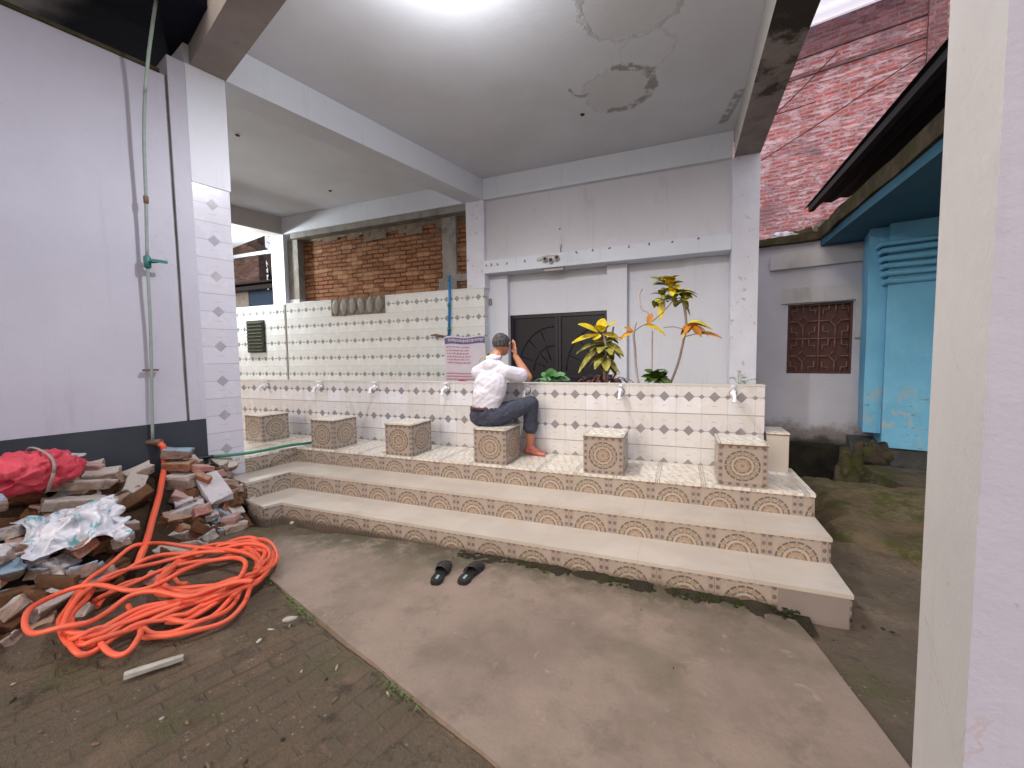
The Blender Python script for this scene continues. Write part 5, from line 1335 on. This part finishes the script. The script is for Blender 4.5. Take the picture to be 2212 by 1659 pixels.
M['l_dark'] = leafmat('dark_green_leaf', (.035, .065, .015), (.08, .12, .02), (.38, .34, .02))
M['l_ygreen'] = leafmat('yellow_green_leaf', (.10, .13, .02), (.24, .25, .03), (.55, .45, .03))
M['l_green'] = leafmat('mid_green_leaf', (.05, .10, .018), (.10, .17, .03), (.03, .05, .012))
M['l_orange'] = leafmat('orange_brown_leaf', (.50, .19, .015), (.34, .14, .02), (.55, .36, .03))
M['l_hosta'] = leafmat('pale_veined_leaf', (.10, .26, .09), (.20, .38, .18), (.05, .15, .04))
M['l_red'] = leafmat('dark_red_leaf', (.10, .025, .030), (.16, .07, .06), (.05, .03, .02))
M['l_bright'] = leafmat('fresh_green_leaf', (.18, .36, .03), (.12, .26, .03))
M['stem'] = paint('grey_brown_stem', (.24, .19, .17), (.15, .11, .09), 12, .8, .8)
def to_leaf(mb, base, tip, w, up=V(0, -.45, 1), droop=.25, dy=0.0):
    base = Vector(base); tip = Vector(tip); tip.y += dy
    L = (tip - base).length; d = (tip - base); d.z += droop * L
    mb.leaf(base, d, L, w, up, droop, 8, .22)
random.seed(31)
cr = thing('croton', 'bushy croton with bright yellow leaves in front of the dark gate', 'plant', PT['P1stem'][0])
mb = MB(); mb.tube(smooth_path(P_('P1stem'), 4), .014, 8); mb.tube(smooth_path([P_('P1stem')[0] + V(.02, .03, 0), P_('P1stem')[2] + V(.03, .02, 0), P_('P1yel')[3] - V(.05, 0, .05)], 4), .009, 8); finish(mb, 'stem', M['stem'], cr)
c0, c1 = P_('P1center')
mb = MB()
for i, p in enumerate(P_('P1yel')): to_leaf(mb, c0 + (p - c0) * .12, p, .062, dy=-.07 + .03 * (i % 3), droop=.15)
for a in range(5):
    d = V(math.cos(a * 1.3 + .5), math.sin(a * 1.3), .9); mb.leaf(c0 + V(0, .02, .02), d, .13, .05, droop=.3)
finish(mb, 'yellow_leaves', M['l_yel'], cr, fixn=False)
mb = MB()
for i, p in enumerate(P_('P1low')): to_leaf(mb, c1 + (p - c1) * .1, p, .055, dy=-.06 + .04 * (i % 3), droop=.45)
for a in range(20):
    d = V(math.cos(a * .75), math.sin(a * .75), .35 - .045 * a); mb.leaf(c1 + V(0, 0, .03 - .012 * a), d, .16, .05, droop=.5)
finish(mb, 'olive_leaves', M['l_olive'], cr, fixn=False)
# tall leaning croton
tp = thing('tall_croton', 'tall thin stemmed croton with a leafy yellow and green top against the white wall', 'plant', PT['stemc'][0])
mb = MB()
sc = P_('stemc'); mb.tube(smooth_path(sc, 5), .011, 8)
mb.tube(smooth_path(P_('branch')[1:], 4), .0048, 7); mb.tube(smooth_path(P_('rightc'), 4), .005, 6); mb.tube(smooth_path(P_('tw2'), 4), .004, 6)
finish(mb, 'stem', M['stem'], tp)
mb = MB(); mb.tube(smooth_path([p + V(0, .12, 0) for p in P_('stema')], 4), .011, 8); mb.tube(smooth_path([p + V(0, .12, 0) for p in P_('stemb')], 4), .009, 8); mb.tube(smooth_path([p + V(0, .02, 0) for p in P_('twigd')], 4), .008, 8); finish(mb, 'bare_stems', paint('pale_stem', (.40, .35, .36), (.32, .27, .27), 12, .8, .8), tp)
cc = P_('crownc'); ct = P_('crown')
my, mg = MB(), MB()
for i, p in enumerate(ct):
    b = cc[0] if i in (0, 1, 2, 3, 4, 10) else (cc[1] if i in (5, 6, 7, 11) else cc[2])
    to_leaf(my if i in (1, 2, 5, 9) else mg, b, p, .050 if i != 7 else .030, dy=random.uniform(-.08, .06), droop=.3)
for k in range(44):
    b = cc[k % 3] + V(random.gauss(0, .03), random.gauss(0, .04), random.gauss(0, .03)); a = random.uniform(0, 6.28)
    (my if k % 3 == 0 else mg).leaf(b, V(math.cos(a), math.sin(a), random.uniform(-.2, .8)), random.uniform(.09, .15), random.uniform(.030, .045), droop=random.uniform(.2, .7))
for a in range(6): my.leaf(cc[0] + V(.0, -.02, .05), V(math.cos(a), math.sin(a) - .3, .7), .12, .042, droop=.3)
finish(my, 'yellow_leaves', M['l_yel'], tp, fixn=False); finish(mg, 'green_leaves', M['l_ygreen'], tp, fixn=False)
bl = P_('bleafs'); rl = P_('rleaf'); mb = MB()
to_leaf(mb, bl[0], bl[2] + V(-.05, 0, -.02), .045, dy=-.03); to_leaf(mb, bl[0], bl[1], .03); to_leaf(mb, bl[5], bl[6], .036, dy=-.02)
to_leaf(mb, rl[0] + V(0, 0, -.02), rl[1], .034, droop=.5); to_leaf(mb, rl[4], rl[5], .042, dy=-.03, droop=.3); to_leaf(mb, rl[0], rl[3], .040, dy=-.03, droop=.4); to_leaf(mb, rl[0], rl[2], .040, droop=.3, dy=-.05)
to_leaf(mb, rl[0] + V(.03, 0, 0), rl[4], .036, droop=.6, dy=-.05)
for k in range(7):
    a = k * .9; mb.leaf(rl[0] + V(.01 * k, -.02, -.01), V(math.cos(a) * .8 + .5, math.sin(a) * .6, .3 - .1 * k), .13, .026, droop=.6)
finish(mb, 'orange_leaves', M['l_orange'], tp, fixn=False)
mb = MB(); to_leaf(mb, bl[3], bl[4], .045, droop=.55, dy=-.03); to_leaf(mb, rl[0] + V(0, 0, .01), rl[1] + V(.02, 0, -.08), .034, droop=.6, dy=-.06); finish(mb, 'drooping_yellow_leaves', M['l_yel'], tp, fixn=False)
# low dark leafy plant
p3 = thing('leafy_shrub', 'low dark green leafy plant under the tall croton', 'plant', (P_('P3c')[0].x, 1.6, 1.0))
mb = MB(); c = P_('P3c')[0] + V(0, 0, -.05)
for i, p in enumerate(P_('P3')): to_leaf(mb, c, p, .048, dy=-.10 + .05 * (i % 4), droop=.4)
for k in range(26):
    a = random.uniform(0, 6.28); mb.leaf(c + V(random.gauss(0, .03), random.gauss(0, .03), random.gauss(.02, .03)), V(math.cos(a), math.sin(a), random.uniform(0, 1)), random.uniform(.09, .15), random.uniform(.035, .048), droop=.4)
finish(mb, 'leaves', M['l_green'], p3, fixn=False)
mb = MB(); mb.tube([c + V(0, 0, -.12), c + V(0, 0, .02)], .008, 8); finish(mb, 'stem', M['stem'], p3)
# pale veined plants (two clumps)
for nm, base, tips, lab in (('veined_plant', PT['hosta'][0], PT['hosta'][1:], 'low plant with pale green veined leaves standing before the dark gate'),
                            ('veined_plant', (1.98, 1.45, 1.05), [(1.92, 1.40, 1.17), (2.03, 1.40, 1.15), (1.86, 1.42, 1.13)], 'small clump of pale green leaves just right of the man\'s shirt')):
    t = thing(nm, lab, 'plant', (base[0], base[1], 1.0)); mb = MB(); b = Vector(base) + V(0, 0, .02)
    for i, p in enumerate(tips): to_leaf(mb, b, Vector(p), .065, dy=-.05 + .03 * i, droop=.25)
    for k in range(10 if len(tips) > 3 else 5):
        a = random.uniform(0, 6.28); mb.leaf(b + V(random.gauss(0, .03), 0, 0), V(math.cos(a), math.sin(a), random.uniform(.2, 1.2)), random.uniform(.11, .17), .055, droop=.35)
    finish(mb, 'leaves', M['l_hosta'], t, fixn=False)
# dark red strap leaved plants
dr = thing('dark_red_plant', 'dark red strap leaved plant around the foot of the yellow croton', 'plant', (PT['drac'][0][0], 1.62, 1.0))
mb = MB(); ends = P_('dracl'); bs = P_('drac')
for i, p in enumerate(ends):
    b = bs[0] if p.x < bs[0].x + .06 else bs[1]; to_leaf(mb, b, p, .015, droop=.9, dy=-.05 + .02 * (i % 4))
for k in range(46):
    b = bs[k % 2] + V(random.gauss(-.03, .05), random.gauss(0, .03), .03); a = random.uniform(0, 6.28)
    mb.leaf(b, V(math.cos(a), math.sin(a), random.uniform(.5, 1.6)), random.uniform(.2, .34), .013, droop=random.uniform(.5, 1.1), seg=7)
finish(mb, 'leaves', M['l_red'], dr, fixn=False)
# fresh green herb at the right end
hb = thing('herb', 'small fresh green seedling at the right end of the planter', 'plant', PT['herb'][0])
mb = MB(); H_ = P_('herb'); st_ = MB()
for i, p in enumerate(H_[1:]):
    st_.tube(smooth_path([H_[0], (H_[0] + p) / 2 + V(0, 0, .03), p], 4), .002, 5)
    for k in range(9):
        t = .4 + .6 * k / 8; q_ = H_[0].lerp(p, t) + V(0, random.uniform(-.01, .01), .03 * math.sin(math.pi * t)); a = random.uniform(0, 6.28)
        mb.leaf(q_, V(math.cos(a), math.sin(a), .3), random.uniform(.02, .04), .010, seg=3)
finish(mb, 'leaves', M['l_bright'], hb, fixn=False); finish(st_, 'stem', M['l_bright'], hb)
# dry bush behind the man's back
db = thing('dry_bush', 'dry brown and olive bush showing left of the seated man', 'plant', (1.22, 1.5, 1.0))
mb = MB()
for k in range(80):
    z = random.uniform(1.0, 1.40); a = random.uniform(0, 6.28)
    mb.leaf(V(1.27 + random.gauss(0, .03) + (z - 1.0) * .10, 1.5 + random.gauss(0, .04), z), V(math.cos(a), math.sin(a), random.uniform(-.2, .8)), random.uniform(.05, .10), .015, seg=4, droop=.6)
finish(mb, 'leaves', M['l_olive'], db, fixn=False)
mb = MB(); mb.tube([V(1.25, 1.5, .95), V(1.28, 1.5, 1.2), V(1.32, 1.5, 1.42)], .008, 8); finish(mb, 'stem', M['stem'], db)

# ------------------------------------------------------------------ the seated man
def capsule(bm, a, b, ra, rb, flat=None, seg=16):
    """closed tapered capsule; flat=(axis vector, factor) squashes the section"""
    a = Vector(a); b = Vector(b); t = (b - a).normalized(); up = V(0, 0, 1) if abs(t.z) < .9 else V(0, 1, 0)
    u = t.cross(up).normalized(); w = u.cross(t)
    prof = []
    for i in range(1, 6): th = math.pi / 2 * i / 5; prof.append((a - t * ra * math.cos(th), ra * math.sin(th)))
    for i in range(5, 0, -1): th = math.pi / 2 * i / 5; prof.append((b + t * rb * math.cos(th), rb * math.sin(th)))
    rings = []
    for c, r in prof:
        L_ = []
        for k in range(seg):
            d = u * math.cos(2 * math.pi * k / seg) * r + w * math.sin(2 * math.pi * k / seg) * r
            if flat:
                ax = flat[0].normalized(); d -= ax * d.dot(ax) * (1 - flat[1])
            L_.append(bm.verts.new(c + d))
        rings.append(L_)
    p0 = bm.verts.new(a - t * ra * (1)); p1 = bm.verts.new(b + t * rb)
    for i in range(len(rings) - 1):
        for k in range(seg): bm.faces.new([rings[i][k], rings[i][(k + 1) % seg], rings[i + 1][(k + 1) % seg], rings[i + 1][k]])
    for k in range(seg): bm.faces.new([p0, rings[0][(k + 1) % seg], rings[0][k]]); bm.faces.new([p1, rings[-1][k], rings[-1][(k + 1) % seg]])
def fuse(name, parts, mat, parent, vox=.006, smooth=6, post=None, origin=None, sf=.6):
    """union of capsules into ONE smooth closed surface"""
    mb = MB()
    for p in parts: capsule(mb.bm, *p)
    bmesh.ops.recalc_face_normals(mb.bm, faces=mb.bm.faces[:])
    me = bpy.data.meshes.new('tmp'); mb.bm.to_mesh(me); mb.bm.free()
    ob = bpy.data.objects.new('tmp', me); S.collection.objects.link(ob)
    m = ob.modifiers.new('r', 'REMESH'); m.mode = 'VOXEL'; m.voxel_size = vox
    m2 = ob.modifiers.new('s', 'SMOOTH'); m2.iterations = smooth; m2.factor = sf
    dg = bpy.context.evaluated_depsgraph_get(); me2 = bpy.data.meshes.new_from_object(ob.evaluated_get(dg))
    bpy.data.objects.remove(ob)
    out = MB(); out.bm.from_mesh(me2)
    if post: post(out)
    for f in out.bm.faces: f.smooth = True
    return finish(out, name, mat, parent, origin=origin)
skin = G('skin', .5, .35); c_ = skin.mix((.42, .19, .11), (.50, .22, .13), skin.noise(14, 4).step(.35, .65)); c_ = skin.mix(c_, (.55, .17, .12), skin.noise(5, 3).step(.5, .7) * .5)
x_, y_, z_ = skin.pos(); c_ = skin.mix(c_, (.52, .16, .12), z_.step(.64, .50) * .8)
skin.b.inputs["Subsurface Weight"].default_value = .08; skin.b.inputs["Subsurface Radius"].default_value = (.02, .008, .004)
M['skin'] = skin.out(c_, .5, skin.noise(80, 3), .15, .002)
pel = V(1.565, .835, .845)
shL, shR = V(1.468, .875, 1.215), V(1.728, .90, 1.215)
neck0, neck1 = V(1.60, .90, 1.29), V(1.618, .965, 1.375)
hd = V(1.640, 1.020, 1.462)
elR, wrR = V(1.875, 1.065, 1.165), V(1.755, 1.075, 1.355)
elL, wrL = V(1.475, 1.10, 1.15), V(1.575, 1.10, 1.36)
hipL, hipR = V(1.49, .86, .825), V(1.645, .855, .83)
knL, knR = V(1.47, 1.10, .90), V(1.915, 1.04, .925)
anL, anR = V(1.50, 1.11, .50), V(1.868, 1.115, .515)
fw = V(.15, 1, 0).normalized()          # the way the chest faces
SX = V(1, .1, 0).normalized()
def finger(base, d, curl, L, r):
    d = d.normalized(); c = curl.normalized(); out = []; p = Vector(base); seg = [L * .42, L * .32, L * .26]; rr = [r, r * .94, r * .86, r * .72]
    for i, s_ in enumerate(seg):
        q = p + d * s_; out.append((p, q, rr[i], rr[i + 1])); p = q; d = (d + c * .14).normalized()
    return out
def hand(wr, up, palm_n, side):
    """palm with four unequal fingers and a thumb leaving its side"""
    up = up.normalized(); palm_n = palm_n.normalized(); side = side.normalized(); P_l = []
    c0_ = wr + up * .015; c1_ = wr + up * .075
    for k in (-1, -.33, .33, 1):
        P_l.append((c0_ + side * .016 * k, c1_ + side * .030 * k, .015, .0125))
    for k, L_ in ((-1, .058), (-.33, .070), (.33, .076), (1, .070)):
        P_l += finger(c1_ + side * .030 * k + up * .006, up + side * .10 * k, palm_n, L_, .0088)
    P_l += finger(wr + up * .025 + side * .030, up * .75 + side * .65 + palm_n * .3, palm_n, .062, .0105)
    return P_l
upR = V(-.15, .10, 1); sideR = V(-.55, .75, 0)
bodyp = [
 (pel, pel + V(.0, .01, .12), .125, .120, (fw, .72)), (pel + V(0, .01, .12), V(1.595, .865, 1.13), .118, .135, (fw, .66)),
 (V(1.595, .87, 1.12), V(1.605, .885, 1.22), .130, .100, (fw, .68)), (shL, shR, .056, .056), (neck0, neck1, .060, .052),
 # head: skull, jaw, nose, ears
 (hd + V(.0, -.012, .022), hd + V(.005, .012, .012), .083, .080, (SX, .90)), (hd + V(0, .015, -.02), hd + V(.002, .045, -.055), .066, .045, (SX, .92)),
 (hd + V(.004, .083, .000), hd + V(.005, .098, -.022), .008, .013), (hd + V(.005, .082, -.052), hd + V(.005, .086, -.054), .012, .012),
 (hd + V(.080, .0, -.012), hd + V(.084, -.008, .012), .011, .014, (SX, .5)), (hd + V(-.078, .0, -.012), hd + V(-.082, -.008, .012), .011, .014, (SX, .5)),
 (shR, elR, .050, .041), (elR, elR.lerp(wrR, .35), .040, .040), (elR.lerp(wrR, .35), wrR, .040, .026, None),
 (shL, elL, .050, .041), (elL, elL.lerp(wrL, .35), .040, .040), (elL.lerp(wrL, .35), wrL, .040, .026, None),
 (hipR, knR, .084, .056), (knR, knR.lerp(anR, .35), .054, .052), (knR.lerp(anR, .35), anR, .052, .033), (hipL, knL, .084, .056), (knL, knL.lerp(anL, .35), .054, .052), (knL.lerp(anL, .35), anL, .052, .033),
]
def foot(an, d):
    d = d.normalized(); s_ = V(d.y, -d.x, 0); L_ = []
    heel = V(an.x, an.y, .470) - d * .030; ball = V(an.x, an.y, .459) + d * .115
    L_ += [(an, heel, .034, .028), (heel, V(an.x, an.y, .469) + d * .05, .028, .027), (an + d * .01 - V(0, 0, .01), V(an.x, an.y, .474) + d * .085, .032, .022), (V(an.x, an.y, .466) + d * .04 - s_ * .012, ball - s_ * .026, .024, .017), (V(an.x, an.y, .466) + d * .04 + s_ * .012, ball + s_ * .018, .024, .018)]
    for k, ll, r in ((-1, .030, .0115), (-.5, .034, .009), (-.08, .036, .009), (.36, .040, .0095), (.9, .044, .0135)):
        b = ball + s_ * .030 * k; L_.append((b - d * .01, b + d * ll + V(0, 0, -.003), r * 1.05, r * .9))
    return L_
bodyp += foot(anR, V(.80, -.60, 0) * 1.0 + V(.2, .45, 0)) + foot(anL, V(.1, .4, 0) + V(.2, -.2, 0))
bodyp += hand(wrR, upR, V(-.6, .2, 0), sideR) + hand(wrL, V(.1, -.05, 1), V(.6, -.1, 0), V(.5, .7, 0))
man = fuse('person', bodyp, M['skin'], None, .0048, 3, origin=(1.67, .83, .742), sf=.45)
tag(man, 'seated man in a white shirt and rolled grey trousers washing his face', 'person')
# hair: a short dark cap, thin on the crown
hairm = paint('black_grey_hair', (.030, .028, .030), (.12, .11, .11), 45, .75, .8, .8, 160)
def hair_post(mb):
    dl = [v for v in mb.bm.verts if (v.co - hd).dot(V(0, .75, .66)) > .055 or (v.co.z < hd.z - .030 - max(0, (v.co.y - hd.y)) * .0 and v.co.y > hd.y - .03) or v.co.z < hd.z - .022 or (v.co.y > hd.y + .005 and v.co.z < hd.z + .035)]
    bmesh.ops.delete(mb.bm, geom=dl, context='VERTS')
    for v in mb.bm.verts: v.co += noise.noise_vector(v.co * 90) * .0025
hair = fuse('hair', [(hd + V(.0, -.014, .024), hd + V(.005, .010, .015), .0885, .0855, (SX, .90)), (hd + V(0, -.03, .0), hd + V(0, -.03, -.02), .073, .066, (SX, .95))], hairm, man, .005, 2, hair_post)
# shirt
def shirt_post(mb):
    for v in mb.bm.verts:
        p = v.co; n = v.normal
        # folds running down and across the back, deeper at the waist and under the arm
        a = noise.noise(V(p.x * 4 + p.z * 3, p.y * 4, p.z * 22 - p.x * 13)); b = noise.noise(V(p.x * 20, p.y * 12, p.z * 34 + p.x * 22))
        k = 1 - .6 * sstep(1.05, 1.25, p.z)
        v.co += n * (.013 * k * max(0, a) + .0025 * k * b - .001)
shirtp = [(pel + V(-.0, .01, .055), pel + V(.0, .01, .16), .134, .138, (fw, .84)), (pel + V(0, .012, .14), V(1.592, .865, 1.10), .142, .160, (fw, .72)),
 (V(1.592, .87, 1.10), V(1.598, .885, 1.20), .162, .125, (fw, .66)), (V(1.60, .89, 1.30), shL, .058, .062), (V(1.60, .89, 1.30), shR, .058, .062), (shL, shR, .066, .066), (V(1.60, .885, 1.27), V(1.607, .905, 1.315), .085, .066),
 (shR, shR.lerp(elR, .66), .066, .070), (shL, shL.lerp(elL, .66), .066, .070)]
shm = G('white_cotton', .85, .2); c_ = shm.mix((.64, .63, .70), (.59, .58, .65), shm.noise(5, 4).step(.3, .7)); M['shirt'] = shm.out(c_, .85, shm.noise(40, 4, .6) + shm.noise(12, 3, .6, stretch=(1, 1, 2.5)) * 2.0, .35, .008)
shirt = fuse('shirt', shirtp, M['shirt'], man, .0058, 5, shirt_post)
mb = MB(); pts = [V(1.607, .908, 1.345) + V(math.cos(a) * .058, math.sin(a) * .056, .010 * math.sin(a) + .000) for a in [i * 2 * math.pi / 28 for i in range(29)]]
mb.tube(pts, .014, 10, flat=1.3); finish(mb, 'collar', M['shirt'], shirt)
for sh_, el_, nm in ((shR, elR, 'cuff'),):
    c = sh_.lerp(el_, .93)
# trousers and belt
trm = G('grey_trousers', .85, .2); c_ = trm.mix((.045, .050, .075), (.062, .066, .092), trm.noise(6, 5).step(.3, .7)); M['trouser'] = trm.out(c_, .85, trm.noise(45, 5) + trm.noise(12, 4) * 3, .5, .010)
def tr_post(mb):
    for v in mb.bm.verts:
        p = v.co; a = noise.noise(V(p.x * 16 + p.y * 8, p.y * 16, p.z * 22)); b = noise.noise(V(p.x * 34, p.y * 30, p.z * 40 + 5))
        v.co += v.normal * (.009 * abs(a) + .004 * b)
trp = [(pel + V(-.045, .0, -.02), pel + V(.045, .0, -.02), .100, .100, (V(0, 0, 1), .95)), (pel, pel + V(.0, .005, .045), .130, .128, (fw, .84)), (hipR, knR, .100, .068), (knR, knR.lerp(anR, .52), .067, .062), (knR.lerp(anR, .44), knR.lerp(anR, .54), .066, .067),
       (hipL, knL, .100, .068), (knL, knL.lerp(anL, .52), .067, .062), (knL.lerp(anL, .44), knL.lerp(anL, .54), .066, .067)]
def tr_clip(mb):
    tr_post(mb)
trs = fuse('trousers', trp, M['trouser'], man, .0058, 4, tr_clip)
mb = MB(); N_ = 40; rings = []
for i in range(N_):
    a = 2 * math.pi * i / N_; side = SX * math.cos(a) * .137 + fw * math.sin(a) * .113
    p = pel + V(0, .005, .050) + side
    rings.append(mb.verts([p + V(0, 0, -.017), p + side.normalized() * .006 + V(0, 0, -.017), p + side.normalized() * .006 + V(0, 0, .017), p + V(0, 0, .017)]))
for i in range(N_):
    for k in range(4): mb.bm.faces.new([rings[i][k], rings[(i + 1) % N_][k], rings[(i + 1) % N_][(k + 1) % 4], rings[i][(k + 1) % 4]]).smooth = True
finish(mb, 'belt', paint('maroon_belt', (.06, .012, .018), (.04, .01, .012), 20, .5), trs)
# face: eyes and brows (turned to the tap, barely seen)
mb = MB()
for s_ in (-1, 1): mb.blob(hd + V(.03 * s_ + .004, .078, .012), (.011, .006, .007), 1, .05, 2)
finish(mb, 'eyes', paint('eye_white', (.6, .6, .58), (.5, .5, .5), 5, .3), man)
mb = MB()
for s_ in (-1, 1): mb.tube([hd + V(.045 * s_ + .004, .078, .030), hd + V(.03 * s_ + .004, .087, .034), hd + V(.014 * s_ + .004, .089, .030)], .004, 6)
finish(mb, 'eyebrows', hairm, man)
